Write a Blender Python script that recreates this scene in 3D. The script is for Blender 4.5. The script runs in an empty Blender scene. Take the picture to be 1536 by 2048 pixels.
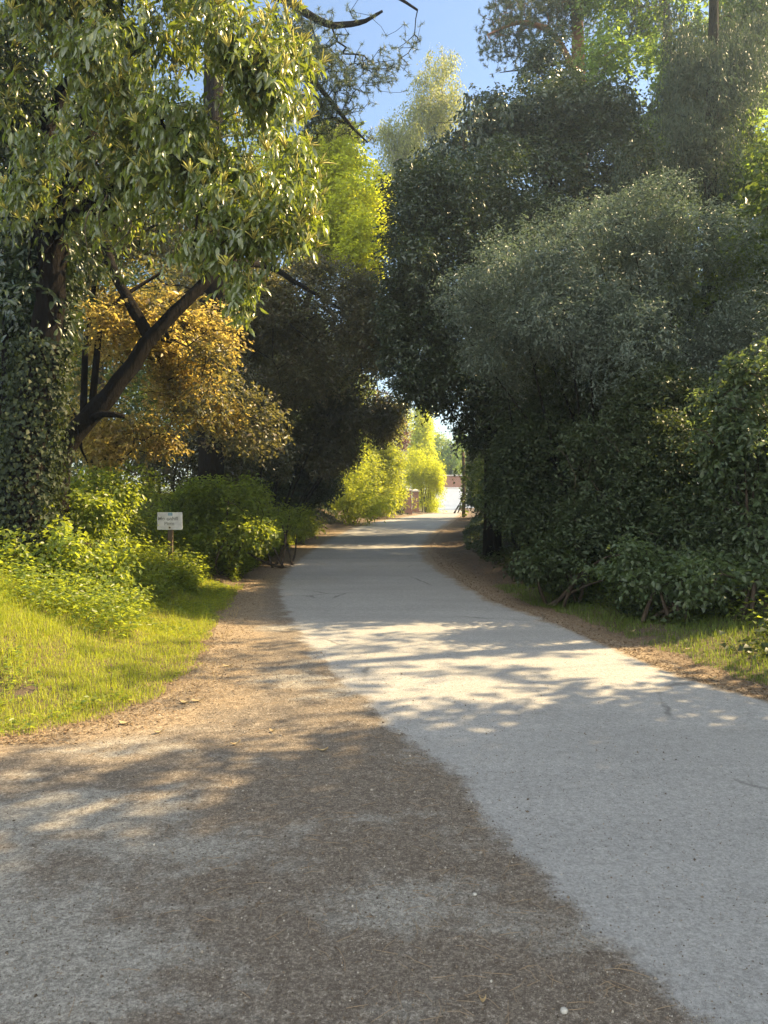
import bpy, math
import numpy as np
from mathutils import Vector

sc = bpy.context.scene
COL = sc.collection
R = math.radians

# ------------------------------------------------------------------ camera
EYE = 1.6
F, CX, HZ = 1540.0, 768.0, 1000.0            # focal length and horizon, in pixels of the 1536 x 2048 photograph
cam_d = bpy.data.cameras.new("camera")
cam = bpy.data.objects.new("camera", cam_d)
COL.objects.link(cam)
cam.location = (0, 0, EYE)
cam.rotation_euler = (R(90), 0, 0)
cam_d.sensor_fit = 'VERTICAL'
cam_d.sensor_height = 24.0
cam_d.lens = 24.0 * F / 2048.0
cam_d.shift_y = -(1024.0 - HZ) / 2048.0
cam_d.clip_start = 0.05
cam_d.clip_end = 2000
sc.camera = cam

# ------------------------------------------------------------------ sky, sun, exposure
SUN_AZ, SUN_EL = 72.0, 40.0
world = bpy.data.worlds.new("World")
sc.world = world
world.use_nodes = True
wn = world.node_tree.nodes
wl = world.node_tree.links
wn.clear()
sky = wn.new('ShaderNodeTexSky')
sky.sky_type = 'NISHITA'
sky.sun_disc = False
sky.sun_elevation = R(SUN_EL)
sky.sun_rotation = R(SUN_AZ)
sky.air_density = 1.0
sky.dust_density = 0.3
sky.ozone_density = .5
bg = wn.new('ShaderNodeBackground')
bg.inputs['Strength'].default_value = 0.040
wo = wn.new('ShaderNodeOutputWorld')
# bright cloud added to the unseen sky behind the camera, lifting the shade fill
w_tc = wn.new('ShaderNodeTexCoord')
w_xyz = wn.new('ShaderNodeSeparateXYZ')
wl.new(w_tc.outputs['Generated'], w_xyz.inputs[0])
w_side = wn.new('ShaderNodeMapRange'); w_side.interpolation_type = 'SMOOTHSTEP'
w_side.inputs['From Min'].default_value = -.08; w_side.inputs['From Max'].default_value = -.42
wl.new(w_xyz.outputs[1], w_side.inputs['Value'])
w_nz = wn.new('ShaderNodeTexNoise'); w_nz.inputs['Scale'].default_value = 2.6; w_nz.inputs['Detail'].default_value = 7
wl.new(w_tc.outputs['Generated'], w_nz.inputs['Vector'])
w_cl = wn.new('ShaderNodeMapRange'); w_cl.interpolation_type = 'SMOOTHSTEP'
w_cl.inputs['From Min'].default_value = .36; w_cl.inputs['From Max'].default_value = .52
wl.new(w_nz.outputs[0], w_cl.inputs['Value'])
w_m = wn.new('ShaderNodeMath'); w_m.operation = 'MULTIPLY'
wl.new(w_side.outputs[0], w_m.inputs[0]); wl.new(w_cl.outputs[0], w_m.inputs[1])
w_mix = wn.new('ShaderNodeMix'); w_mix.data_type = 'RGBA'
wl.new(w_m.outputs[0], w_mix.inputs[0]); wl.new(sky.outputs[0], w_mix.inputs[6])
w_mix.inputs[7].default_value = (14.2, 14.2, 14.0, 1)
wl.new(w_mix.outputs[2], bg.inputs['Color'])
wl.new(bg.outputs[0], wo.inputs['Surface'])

sun_d = bpy.data.lights.new("sun", 'SUN')
sun_d.energy = 3.2
sun_d.angle = R(0.5)
sun_d.color = (1.0, 0.75, 0.42)
sun = bpy.data.objects.new("sun", sun_d)
COL.objects.link(sun)
sv = Vector((math.sin(R(SUN_AZ)) * math.cos(R(SUN_EL)), math.cos(R(SUN_AZ)) * math.cos(R(SUN_EL)), math.sin(R(SUN_EL))))
sun.rotation_euler = (-sv).to_track_quat('-Z', 'Y').to_euler()
sun.location = sv * 60

sc.view_settings.view_transform = 'Standard'
sc.view_settings.look = 'None'
sc.view_settings.gamma = 1.0
sc.view_settings.exposure = 2.7
sc.render.engine = 'CYCLES'
sc.cycles.max_bounces = 7
sc.cycles.volume_bounces = 0
sc.cycles.diffuse_bounces = 4
sc.cycles.transmission_bounces = 4
sc.cycles.glossy_bounces = 2
sc.cycles.use_denoising = True
sc.cycles.sample_clamp_indirect = 6.0

# ------------------------------------------------------------------ helpers
def nrm(a):
    return a / np.maximum(np.linalg.norm(a, axis=-1, keepdims=True), 1e-9)


def vnoise(p, f=1.0, seed=0):
    """cheap smooth pseudo noise in about -1..1"""
    r = np.random.default_rng(seed + 1000)
    out = np.zeros(len(p))
    for k in range(5):
        d = nrm(r.normal(size=3)) * f * (0.6 + 0.35 * k)
        e = nrm(r.normal(size=3)) * f * (0.6 + 0.3 * k)
        out += np.sin(p @ d + r.uniform(0, 6.28) + 1.3 * np.sin(p @ e + r.uniform(0, 6.28)))
    return out / 3.2


def at(px, py, d):
    return np.array([(px - CX) / F * d, d, EYE - (py - HZ) / F * d])


def B(px, py, d, rpx, rpy, rd):
    c = at(px, py, d)
    return (c[0], c[1], c[2], rpx * d / F, rd, rpy * d / F)


def mesh_tris(name, V, T, mats, parent=None, smooth=False, mat_idx=None):
    me = bpy.data.meshes.new(name)
    V = np.ascontiguousarray(V, dtype=np.float32)
    T = np.ascontiguousarray(T, dtype=np.int32)
    k = T.shape[1]
    me.vertices.add(len(V))
    me.vertices.foreach_set('co', V.ravel())
    me.loops.add(T.size)
    me.loops.foreach_set('vertex_index', T.ravel())
    me.polygons.add(len(T))
    me.polygons.foreach_set('loop_start', np.arange(0, T.size, k, dtype=np.int32))
    if smooth:
        me.polygons.foreach_set('use_smooth', np.ones(len(T), dtype=bool))
    if mat_idx is not None:
        me.polygons.foreach_set('material_index', np.ascontiguousarray(mat_idx, dtype=np.int32))
    me.update(calc_edges=True)
    for m in (mats if isinstance(mats, (list, tuple)) else [mats]):
        me.materials.append(m)
    o = bpy.data.objects.new(name, me)
    COL.objects.link(o)
    if parent is not None:
        o.parent = parent
        off = np.array(parent.location)
        V2 = V - off.astype(np.float32)
        me.vertices.foreach_set('co', V2.ravel())
        me.update()
    return o


class MB:
    """collects polygons, then builds one mesh (world coordinates)"""
    def __init__(self):
        self.v, self.f = [], []

    def box(self, c, s, rz=0.0, bevel=0.0):
        cx, cy, cz = c
        n = len(self.v)
        ca, sa = math.cos(rz), math.sin(rz)
        for dz in (-1, 1):
            for dx, dy in ((-1, -1), (1, -1), (1, 1), (-1, 1)):
                x, y = dx * s[0] / 2, dy * s[1] / 2
                self.v.append((cx + x * ca - y * sa, cy + x * sa + y * ca, cz + dz * s[2] / 2))
        for q in ((0, 3, 2, 1), (4, 5, 6, 7), (0, 1, 5, 4), (1, 2, 6, 5), (2, 3, 7, 6), (3, 0, 4, 7)):
            self.f.append(tuple(n + i for i in q))
        return self

    def tube(self, pts, radii, sides=8, jitter=0.0, seed=0):
        r = np.random.default_rng(seed)
        P = np.array(pts, float)
        n0 = len(self.v)
        prev = np.array([0.31, 0.95, 0.02])
        for i, p in enumerate(P):
            t = P[min(i + 1, len(P) - 1)] - P[max(i - 1, 0)]
            t = t / max(np.linalg.norm(t), 1e-9)
            a = prev - t * (prev @ t)
            a = a / max(np.linalg.norm(a), 1e-9)
            prev = a
            b = np.cross(t, a)
            for k in range(sides):
                th = 2 * math.pi * k / sides
                rr = radii[i] * (1 + jitter * r.normal())
                q = p + (a * math.cos(th) + b * math.sin(th)) * rr
                self.v.append(tuple(q))
        for i in range(len(P) - 1):
            for k in range(sides):
                a0 = n0 + i * sides + k
                a1 = n0 + i * sides + (k + 1) % sides
                self.f.append((a0, a1, a1 + sides, a0 + sides))
        self.f.append(tuple(n0 + k for k in range(sides))[::-1])
        e = n0 + (len(P) - 1) * sides
        self.f.append(tuple(e + k for k in range(sides)))
        return self

    def build(self, name, m, parent=None, smooth=False):
        me = bpy.data.meshes.new(name)
        off = np.array(parent.location) if parent is not None else np.zeros(3)
        me.from_pydata([tuple(np.array(v) - off) for v in self.v], [], self.f)
        me.update()
        if smooth:
            me.polygons.foreach_set('use_smooth', np.ones(len(me.polygons), dtype=bool))
        me.materials.append(m)
        o = bpy.data.objects.new(name, me)
        COL.objects.link(o)
        if parent is not None:
            o.parent = parent
        return o


def tag(o, label=None, cat=None, group=None, kind=None):
    if label: o['label'] = label
    if cat: o['category'] = cat
    if group: o['group'] = group
    if kind: o['kind'] = kind
    return o


def empty(name, loc, label, cat, group=None):
    o = bpy.data.objects.new(name, None)
    o.empty_display_size = 0.2
    COL.objects.link(o)
    o.location = tuple(float(v) for v in loc)
    return tag(o, label, cat, group)


# ------------------------------------------------------------------ materials
def new_mat(name):
    m = bpy.data.materials.new(name)
    m.use_nodes = True
    m.node_tree.nodes.clear()
    return m, m.node_tree.nodes, m.node_tree.links


def ramp(n, stops, interp='LINEAR'):
    r = n.new('ShaderNodeValToRGB')
    r.color_ramp.interpolation = interp
    e = r.color_ramp.elements
    while len(e) < len(stops):
        e.new(0.5)
    for i, (p, c) in enumerate(stops):
        e[i].position = p
        e[i].color = (c[0], c[1], c[2], 1)
    return r


def leaf_mat(name, cols, trans, tw=0.4, rough=0.4, spec=0.5):
    """cols: leaf colours picked per leaf; trans: colour of the light let through; tw: its share"""
    m, n, l = new_mat(name)
    g = n.new('ShaderNodeNewGeometry')
    k = len(cols)
    rp = ramp(n, [(i / max(k - 1, 1), c) for i, c in enumerate(cols)])
    l.new(g.outputs['Random Per Island'], rp.inputs[0])
    p = n.new('ShaderNodeBsdfPrincipled')
    p.inputs['Roughness'].default_value = rough
    p.inputs['Specular IOR Level'].default_value = spec
    l.new(rp.outputs[0], p.inputs['Base Color'])
    t = n.new('ShaderNodeBsdfTranslucent')
    mx = n.new('ShaderNodeMix')
    mx.data_type = 'RGBA'
    mx.blend_type = 'MULTIPLY'
    mx.inputs[0].default_value = 1.0
    hs = n.new('ShaderNodeHueSaturation')
    hs.inputs['Value'].default_value = 1.0
    mr = n.new('ShaderNodeMapRange')
    mr.inputs['To Min'].default_value = 0.65
    mr.inputs['To Max'].default_value = 1.35
    ml = n.new('ShaderNodeMath'); ml.operation = 'MULTIPLY'; ml.inputs[1].default_value = 7.31
    fr = n.new('ShaderNodeMath'); fr.operation = 'FRACT'
    l.new(g.outputs['Random Per Island'], ml.inputs[0])
    l.new(ml.outputs[0], fr.inputs[0])
    l.new(fr.outputs[0], mr.inputs['Value'])
    l.new(mr.outputs[0], hs.inputs['Value'])
    hs.inputs['Color'].default_value = (*trans, 1)
    l.new(hs.outputs[0], t.inputs['Color'])
    ms = n.new('ShaderNodeMixShader')
    ms.inputs[0].default_value = tw
    l.new(p.outputs[0], ms.inputs[1])
    l.new(t.outputs[0], ms.inputs[2])
    o = n.new('ShaderNodeOutputMaterial')
    l.new(ms.outputs[0], o.inputs['Surface'])
    return m


def noise_mat(name, stops, scale=6.0, detail=8.0, rough=0.9, bump=0.3, stretch=(1, 1, 1), bdist=0.02):
    m, n, l = new_mat(name)
    tc = n.new('ShaderNodeTexCoord')
    mp = n.new('ShaderNodeMapping')
    mp.inputs['Scale'].default_value = stretch
    l.new(tc.outputs['Object'], mp.inputs[0])
    nz = n.new('ShaderNodeTexNoise')
    nz.inputs['Scale'].default_value = scale
    nz.inputs['Detail'].default_value = detail
    nz.inputs['Roughness'].default_value = 0.65
    l.new(mp.outputs[0], nz.inputs['Vector'])
    rp = ramp(n, stops)
    l.new(nz.outputs[0], rp.inputs[0])
    p = n.new('ShaderNodeBsdfPrincipled')
    p.inputs['Roughness'].default_value = rough
    p.inputs['Specular IOR Level'].default_value = .12 if rough > .85 else .4
    l.new(rp.outputs[0], p.inputs['Base Color'])
    bp = n.new('ShaderNodeBump')
    bp.inputs['Strength'].default_value = bump
    bp.inputs['Distance'].default_value = bdist
    l.new(nz.outputs[0], bp.inputs['Height'])
    l.new(bp.outputs[0], p.inputs['Normal'])
    o = n.new('ShaderNodeOutputMaterial')
    l.new(p.outputs[0], o.inputs['Surface'])
    return m


def flat_mat(name, col, rough=0.6):
    m, n, l = new_mat(name)
    p = n.new('ShaderNodeBsdfPrincipled')
    p.inputs['Base Color'].default_value = (*col, 1)
    p.inputs['Roughness'].default_value = rough
    o = n.new('ShaderNodeOutputMaterial')
    l.new(p.outputs[0], o.inputs['Surface'])
    return m


M = {}
M['bark_dark'] = noise_mat('dark_bark', [(0.3, (.003, .0026, .002)), (0.7, (.014, .011, .008))], 14, 9, .95, 1.0, (1, 1, .22), .10)
M['bark'] = noise_mat('grey_bark', [(0.3, (.02, .015, .011)), (0.7, (.08, .062, .045))], 9, 8, .95, .8, (1, 1, .25), .04)
M['bark_red'] = noise_mat('red_pine_bark', [(0.3, (.10, .05, .03)), (0.7, (.26, .13, .07))], 8, 8, .9, .8, (1, 1, .3), .04)
M['bark_birch'] = noise_mat('birch_bark', [(0.42, (.06, .05, .045)), (0.5, (.5, .47, .42))], 5, 6, .8, .3, (1, 1, 2.5))
M['laurel'] = leaf_mat('glossy_laurel_leaf', [(.05, .08, .025), (.08, .115, .03), (.07, .095, .035), (.16, .18, .04)], (.30, .38, .03), .36, .33, .9)
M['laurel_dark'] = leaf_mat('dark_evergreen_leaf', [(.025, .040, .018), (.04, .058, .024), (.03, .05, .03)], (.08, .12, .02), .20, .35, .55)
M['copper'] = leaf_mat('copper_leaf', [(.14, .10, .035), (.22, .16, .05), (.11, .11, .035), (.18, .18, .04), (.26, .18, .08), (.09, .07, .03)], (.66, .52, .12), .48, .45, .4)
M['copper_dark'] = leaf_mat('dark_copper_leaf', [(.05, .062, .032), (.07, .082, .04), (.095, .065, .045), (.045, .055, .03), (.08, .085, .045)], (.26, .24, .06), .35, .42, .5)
M['yellowgreen'] = leaf_mat('yellow_green_leaf', [(.18, .22, .02), (.25, .29, .025), (.21, .25, .025)], (.78, .82, .04), .54, .5, .35)
M['lime'] = leaf_mat('bright_green_leaf', [(.06, .11, .02), (.09, .15, .03), (.08, .13, .025)], (.30, .42, .05), .48, .45, .4)
M['hedge'] = leaf_mat('hedge_leaf', [(.13, .18, .02), (.19, .23, .025), (.15, .18, .03)], (.58, .62, .04), .45, .5, .35)
M['wood'] = leaf_mat('woodland_leaf', [(.04, .065, .018), (.06, .09, .022), (.05, .07, .02)], (.20, .27, .03), .38, .45, .4)
M['shrub'] = leaf_mat('mottled_shrub_leaf', [(.06, .075, .045), (.09, .10, .055), (.08, .07, .055), (.13, .14, .09)], (.18, .18, .06), .28, .25, .7)
M['grey'] = leaf_mat('grey_green_leaf', [(.08, .112, .086), (.11, .145, .115), (.13, .155, .12), (.09, .122, .10)], (.14, .20, .11), .28, .45, .4)
M['bramble'] = leaf_mat('bramble_leaf', [(.06, .10, .02), (.10, .14, .025), (.08, .12, .025), (.15, .17, .05)], (.46, .54, .04), .42, .42, .4)
M['elder'] = leaf_mat('elder_leaf', [(.04, .064, .032), (.065, .09, .042), (.05, .08, .04), (.085, .11, .055)], (.22, .30, .07), .38, .4, .45)
M['ivy'] = leaf_mat('ivy_leaf', [(.02, .034, .015), (.035, .052, .022), (.045, .062, .027)], (.12, .16, .03), .25, .5, .3)
M['trunk_ivy'] = leaf_mat('trunk_ivy_leaf', [(.012, .02, .009), (.022, .032, .014), (.028, .04, .018)], (.08, .11, .02), .2, .6, .2)
M['pine'] = leaf_mat('pine_needle', [(.035, .055, .025), (.05, .075, .035), (.06, .07, .03)], (.13, .17, .05), .3, .5, .35)
M['conifer'] = leaf_mat('conifer_spray', [(.025, .042, .024), (.04, .06, .032)], (.08, .12, .04), .28, .5, .3)
M['birch'] = leaf_mat('birch_leaf', [(.12, .15, .04), (.17, .19, .05)], (.40, .42, .08), .5, .5, .35)
M['plum'] = leaf_mat('plum_leaf', [(.06, .025, .025), (.09, .04, .035)], (.22, .07, .05), .35, .45, .4)
M['flower'] = leaf_mat('pale_yellow_blossom', [(.46, .42, .11), (.56, .52, .17), (.36, .36, .08)], (.50, .48, .10), .35, .7, .2)
M['grass'] = leaf_mat('grass_blade', [(.16, .21, .015), (.21, .26, .02), (.19, .23, .02), (.34, .31, .10)], (.55, .60, .03), .45, .5, .35)
M['shade_painted_grass'] = leaf_mat('shade_painted_grass_blade', [(.06, .10, .02), (.09, .13, .025), (.07, .11, .02)], (.26, .34, .03), .42, .5, .35)  # darker copy of the grass: shade of the right verge painted into its colour
M['straw_blade'] = leaf_mat('dry_grass_blade', [(.34, .26, .13), (.45, .36, .2), (.28, .2, .1)], (.4, .3, .14), .35, .6, .3)
M['litter'] = leaf_mat('dead_leaf', [(.14, .095, .055), (.22, .15, .085), (.11, .08, .055), (.32, .24, .15)], (.20, .13, .07), .15, .7, .25)
M['stone'] = leaf_mat('grit_stone', [(.05, .04, .03), (.10, .08, .06), (.16, .13, .10), (.09, .07, .05), (.22, .20, .17), (.13, .10, .07), (.40, .37, .31)], (.1, .1, .1), 0.0, .9, .2)
M['white_stone'] = noise_mat('pale_stone', [(.3, (.24, .23, .20)), (.7, (.46, .44, .39))], 50, 5, .85, .4, bdist=.004)
M['twig'] = flat_mat('dry_twig', (.22, .16, .10), .9)
M['straw'] = noise_mat('pale_dead_leaf', [(.3, (.20, .14, .07)), (.7, (.40, .31, .16))], 60, 4, .7, .1)

# ------------------------------------------------------------------ lie of the land
_zy = [-30, 4, 9, 14, 21, 31, 42, 50, 80, 110, 400]
_zz = [0, 0, .05, .10, .25, .40, .52, .60, .60, 1.0, 3.0]


def zr(y):
    return np.interp(y, _zy, _zz)


def on_road(px, py):
    y = 10.0
    for _ in range(60):
        y = 0.5 * y + 0.5 * (EYE - zr(y)) * F / (py - HZ)
    return ((px - CX) / F * y, y)


_left = [(868, 1024), (830, 1030), (790, 1036), (760, 1041), (700, 1056), (650, 1080), (600, 1115), (565, 1150), (553, 1180), (560, 1205), (580, 1240), (610, 1290),
         (650, 1340), (690, 1380), (720, 1400), (755, 1440), (830, 1495), (905, 1560), (950, 1620), (990, 1680), (1080, 1760), (1180, 1870), (1300, 1980), (1380, 2048)]
_right = [(935, 1022.5), (925, 1033), (905, 1048), (880, 1068), (868, 1085), (865, 1105), (885, 1130), (930, 1162), (1000, 1203), (1100, 1235), (1200, 1278), (1300, 1318), (1400, 1358), (1536, 1395), (1900, 1500)]
_verge = [(868, 1024), (828, 1030), (786, 1036), (752, 1041), (690, 1056), (634, 1080), (575, 1115), (530, 1150), (490, 1190), (462, 1225), (450, 1260), (442, 1300), (405, 1365), (330, 1410), (230, 1450), (0, 1490)]
PL = np.array([on_road(*p) for p in _left])
PR = np.array([on_road(*p) for p in _right])
PV = np.array([on_road(*p) for p in _verge])
PL = PL[np.argsort(PL[:, 1])]
PR = PR[np.argsort(PR[:, 1])]
PV = PV[np.argsort(PV[:, 1])]
PL = np.vstack([[[3.2, 0.6], [5.0, -1.0], [9, -6.0]][::-1], PL])
PR = np.vstack([[[14, -10], [12.0, 2.0], [7.0, 3.9]], PR])
PV = np.vstack([[[-14, -10], [-14, 4.2], [-6, 4.75]], PV])


def x_clean(y): return np.interp(y, PL[:, 1], PL[:, 0])
def x_right(y): return np.interp(y, PR[:, 1], PR[:, 0])
def x_verge(y): return np.interp(y, PV[:, 1], PV[:, 0])


def dist_poly(x, y, P):
    p = np.stack([x, y], -1)
    best = np.full(x.shape, 1e9)
    for a, b in zip(P[:-1], P[1:]):
        ab = b - a
        t = np.clip(((p - a) @ ab) / (ab @ ab), 0, 1)
        q = a + t[..., None] * ab
        best = np.minimum(best, np.linalg.norm(p - q, axis=-1))
    return best


def sst(t):
    t = np.clip(t, 0, 1)
    return t * t * (3 - 2 * t)


def ground_z(x, y):
    x = np.asarray(x, float); y = np.asarray(y, float)
    dl = np.where(x < x_verge(y), dist_poly(x, y, PV), 0)
    dr = np.where(x > x_right(y), dist_poly(x, y, PR), 0)
    al = np.interp(y, [4, 6, 8, 14, 20, 45, 60], [.35, .6, 1.0, 1.15, 1.4, .9, .4])
    ar = np.interp(y, [4, 7, 12, 20, 45, 60], [.25, .45, 1.0, 1.5, 1.0, .2])
    z = zr(y) + al * sst((dl - .15) / 3.5) + ar * sst((dr - .3) / 4.5)
    w = sst(np.maximum(dl, dr) / 1.0)
    q = np.stack([x, y, 0 * x], -1).reshape(-1, 3)
    z = z + w * (.04 * vnoise(q, 2.2, 3) + .06 * vnoise(q, .7, 4)).reshape(x.shape)
    return z


def gz(x, y):
    return float(ground_z(np.array([x]), np.array([y]))[0])


def on_ground(px, py, d0=8.0):
    """where the view line through a pixel meets the ground"""
    for y in np.arange(2.0, 90, .05):
        x = (px - CX) / F * y
        if EYE - (py - HZ) / F * y <= gz(x, y):
            return np.array([x, y, gz(x, y)])
    return np.array([(px - CX) / F * 60, 60, .6])


def axis(lo, hi, fine, far, step):
    a = list(np.arange(lo, hi + 1e-6, step))
    s = step
    while a[-1] < far:
        s *= 1.16
        a.append(a[-1] + s)
    b = []
    s, v = step, lo
    while v > fine:
        s *= 1.16
        v -= s
        b.append(v)
    return np.array(b[::-1] + a)


# ------------------------------------------------------------------ ground material and mesh
def ground_material():
    m, n, l = new_mat('woodland_soil')
    tc = n.new('ShaderNodeTexCoord')
    a = n.new('ShaderNodeAttribute'); a.attribute_name = 'dirt'
    n1 = n.new('ShaderNodeTexNoise'); n1.inputs['Scale'].default_value = 1.3; n1.inputs['Detail'].default_value = 8
    n2 = n.new('ShaderNodeTexNoise'); n2.inputs['Scale'].default_value = 38; n2.inputs['Detail'].default_value = 6
    l.new(tc.outputs['Object'], n1.inputs['Vector']); l.new(tc.outputs['Object'], n2.inputs['Vector'])
    soil = ramp(n, [(.3, (.035, .026, .016)), (.55, (.075, .05, .028)), (.8, (.13, .085, .045))])
    dirt = ramp(n, [(.3, (.12, .083, .05)), (.55, (.19, .14, .085)), (.8, (.30, .23, .15))])
    mixn = n.new('ShaderNodeMath'); mixn.operation = 'ADD'
    l.new(n1.outputs[0], mixn.inputs[0]); l.new(n2.outputs[0], mixn.inputs[1])
    hf = n.new('ShaderNodeMath'); hf.operation = 'MULTIPLY'; hf.inputs[1].default_value = .5
    l.new(mixn.outputs[0], hf.inputs[0])
    l.new(hf.outputs[0], soil.inputs[0]); l.new(hf.outputs[0], dirt.inputs[0])
    mx = n.new('ShaderNodeMix'); mx.data_type = 'RGBA'
    l.new(a.outputs['Fac'], mx.inputs[0]); l.new(soil.outputs[0], mx.inputs[6]); l.new(dirt.outputs[0], mx.inputs[7])
    p = n.new('ShaderNodeBsdfPrincipled'); p.inputs['Roughness'].default_value = .95
    l.new(mx.outputs[2], p.inputs['Base Color'])
    bp = n.new('ShaderNodeBump'); bp.inputs['Strength'].default_value = .7; bp.inputs['Distance'].default_value = .02
    l.new(n2.outputs[0], bp.inputs['Height']); l.new(bp.outputs[0], p.inputs['Normal'])
    o = n.new('ShaderNodeOutputMaterial'); l.new(p.outputs[0], o.inputs['Surface'])
    return m


def grid_mesh(name, X, Y, Z, mat, attrs):
    h, w = X.shape
    V = np.stack([X, Y, Z], -1).reshape(-1, 3)
    i = np.arange(h * w).reshape(h, w)
    T = np.stack([i[:-1, :-1], i[:-1, 1:], i[1:, 1:], i[1:, :-1]], -1).reshape(-1, 4)
    o = mesh_tris(name, V, T, mat, smooth=True)
    for k, v in attrs.items():
        at_ = o.data.attributes.new(k, 'FLOAT', 'POINT')
        at_.data.foreach_set('value', np.ascontiguousarray(v.ravel(), dtype=np.float32))
    return o


gx = axis(-9, 9, -400, 400, .14)
gy = axis(1.5, 18, -40, 500, .14)
GX, GY = np.meshgrid(gx, gy)
GZ = ground_z(GX, GY)
inside = (GX > x_verge(GY)) & (GX < x_right(GY)) & (GY < 75)
din = np.minimum(dist_poly(GX, GY, PV), dist_poly(GX, GY, PR))
GZ = GZ - np.where(inside, .05 * sst(din / .25) + .0, 0)
dv = np.where(GX < x_verge(GY), dist_poly(GX, GY, PV), 0) + np.where(GX > x_right(GY), dist_poly(GX, GY, PR), 0)
dirt_a = np.clip(1 - (dv - .05) / .5, 0, 1)
tag(grid_mesh('ground', GX, GY, GZ, ground_material(), {'dirt': dirt_a}), kind='structure')


# ------------------------------------------------------------------ road
def road_material():
    m, n, l = new_mat('worn_asphalt')
    N, Lk = n.new, l.new
    tc = N('ShaderNodeTexCoord')
    ac = N('ShaderNodeAttribute'); ac.attribute_name = 'clean'
    ae = N('ShaderNodeAttribute'); ae.attribute_name = 'edge'

    def noise(scale, detail=6, rough=.6, st=None):
        x = N('ShaderNodeTexNoise')
        x.inputs['Scale'].default_value = scale; x.inputs['Detail'].default_value = detail; x.inputs['Roughness'].default_value = rough
        if st:
            mp = N('ShaderNodeMapping'); mp.inputs['Scale'].default_value = st
            Lk(tc.outputs['Object'], mp.inputs[0]); Lk(mp.outputs[0], x.inputs['Vector'])
        else:
            Lk(tc.outputs['Object'], x.inputs['Vector'])
        return x

    def mr(src, a, b, c=0., d=1.):
        x = N('ShaderNodeMapRange'); x.interpolation_type = 'SMOOTHSTEP'
        x.inputs['From Min'].default_value = a; x.inputs['From Max'].default_value = b
        x.inputs['To Min'].default_value = c; x.inputs['To Max'].default_value = d
        Lk(src, x.inputs['Value']); return x.outputs[0]

    def mul(a, b, op='MULTIPLY'):
        x = N('ShaderNodeMath'); x.operation = op
        for i, s in enumerate((a, b)):
            if isinstance(s, (int, float)): x.inputs[i].default_value = s
            else: Lk(s, x.inputs[i])
        return x.outputs[0]

    def mix(f, a, b):
        x = N('ShaderNodeMix'); x.data_type = 'RGBA'
        Lk(f, x.inputs[0])
        for i, s in ((6, a), (7, b)):
            if isinstance(s, tuple): x.inputs[i].default_value = (*s, 1)
            else: Lk(s, x.inputs[i])
        return x.outputs[2]

    big = noise(.55, 5)
    mid = noise(3.2, 8, .7)
    patch = noise(.8, 7, .62, (.55, 1.25, 1))
    fine = noise(75, 4, .75)
    grit = noise(260, 2, .7)
    coarse = noise(22, 5, .7)
    # clean grey asphalt: chippings in a worn binder, faint streaks along the lane
    asp = ramp(n, [(.0, (.165, .162, .152)), (.5, (.268, .264, .250)), (1.0, (.39, .383, .362))])
    s0 = mul(mul(fine.outputs[0], .55), mul(grit.outputs[0], .45), 'ADD')
    s1 = mr(mul(mul(s0, .78), mul(coarse.outputs[0], .22), 'ADD'), .36, .64)
    Lk(s1, asp.inputs[0])
    streak = noise(.9, 6, .6, (.25, 2.6, 1))
    tone = mr(mul(mul(big.outputs[0], .5), mul(streak.outputs[0], .5), 'ADD'), .35, .65, .90, 1.06)
    sc_ = N('ShaderNodeMix'); sc_.data_type = 'RGBA'; sc_.blend_type = 'MULTIPLY'; sc_.inputs[0].default_value = 1
    Lk(asp.outputs[0], sc_.inputs[6]); Lk(tone, sc_.inputs[7])
    asphalt = sc_.outputs[2]
    # old surface under brown grit
    deb = ramp(n, [(.0, (.055, .043, .033)), (.45, (.12, .098, .075)), (.75, (.19, .16, .125)), (1.0, (.38, .34, .28))])
    Lk(s1, deb.inputs[0])
    old = ramp(n, [(.0, (.085, .077, .066)), (.5, (.21, .196, .168)), (1.0, (.40, .38, .33))])
    Lk(s1, old.inputs[0])
    an = N('ShaderNodeAttribute'); an.attribute_name = 'bare'
    pf = mr(mul(mul(patch.outputs[0], an.outputs['Fac'], 'ADD'), mul(mul(mid.outputs[0], .5, 'SUBTRACT'), .55), 'ADD'), .52, .66)
    debris = mix(pf, deb.outputs[0], old.outputs[0])
    # needle litter along the edges
    lit = ramp(n, [(.0, (.055, .039, .026)), (.5, (.185, .142, .095)), (1.0, (.40, .32, .22))])
    Lk(s1, lit.inputs[0])
    le = mr(mul(ae.outputs['Fac'], mul(mul(mid.outputs[0], .5, 'SUBTRACT'), 1.3), 'ADD'), .35, .75)
    # ragged boundary between the two
    nb = mul(mul(mid.outputs[0], .5, 'SUBTRACT'), .55)
    cf = mr(mul(ac.outputs['Fac'], nb, 'ADD'), -.05, .10)
    col = mix(cf, debris, asphalt)
    col = mix(le, col, lit.outputs[0])
    # cracks
    vo = N('ShaderNodeTexVoronoi'); vo.feature = 'DISTANCE_TO_EDGE'; vo.inputs['Scale'].default_value = .45
    wv = N('ShaderNodeMix'); wv.data_type = 'VECTOR'; wv.inputs[0].default_value = .16
    Lk(tc.outputs['Object'], wv.inputs[4]); Lk(mid.outputs['Color'], wv.inputs[5]); Lk(wv.outputs[1], vo.inputs['Vector'])
    cr = mul(mr(vo.outputs['Distance'], .002, .010, 1, 0), mr(big.outputs[0], .52, .62))
    col = mix(mul(cr, .55), col, (.05, .045, .04))
    # pits
    v2 = N('ShaderNodeTexVoronoi'); v2.inputs['Scale'].default_value = 30
    Lk(tc.outputs['Object'], v2.inputs['Vector'])
    pit = mul(mr(v2.outputs['Distance'], .04, .11, 1, 0), mr(mid.outputs[0], .45, .6))
    col = mix(mul(pit, .6), col, (.05, .05, .05))
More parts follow.
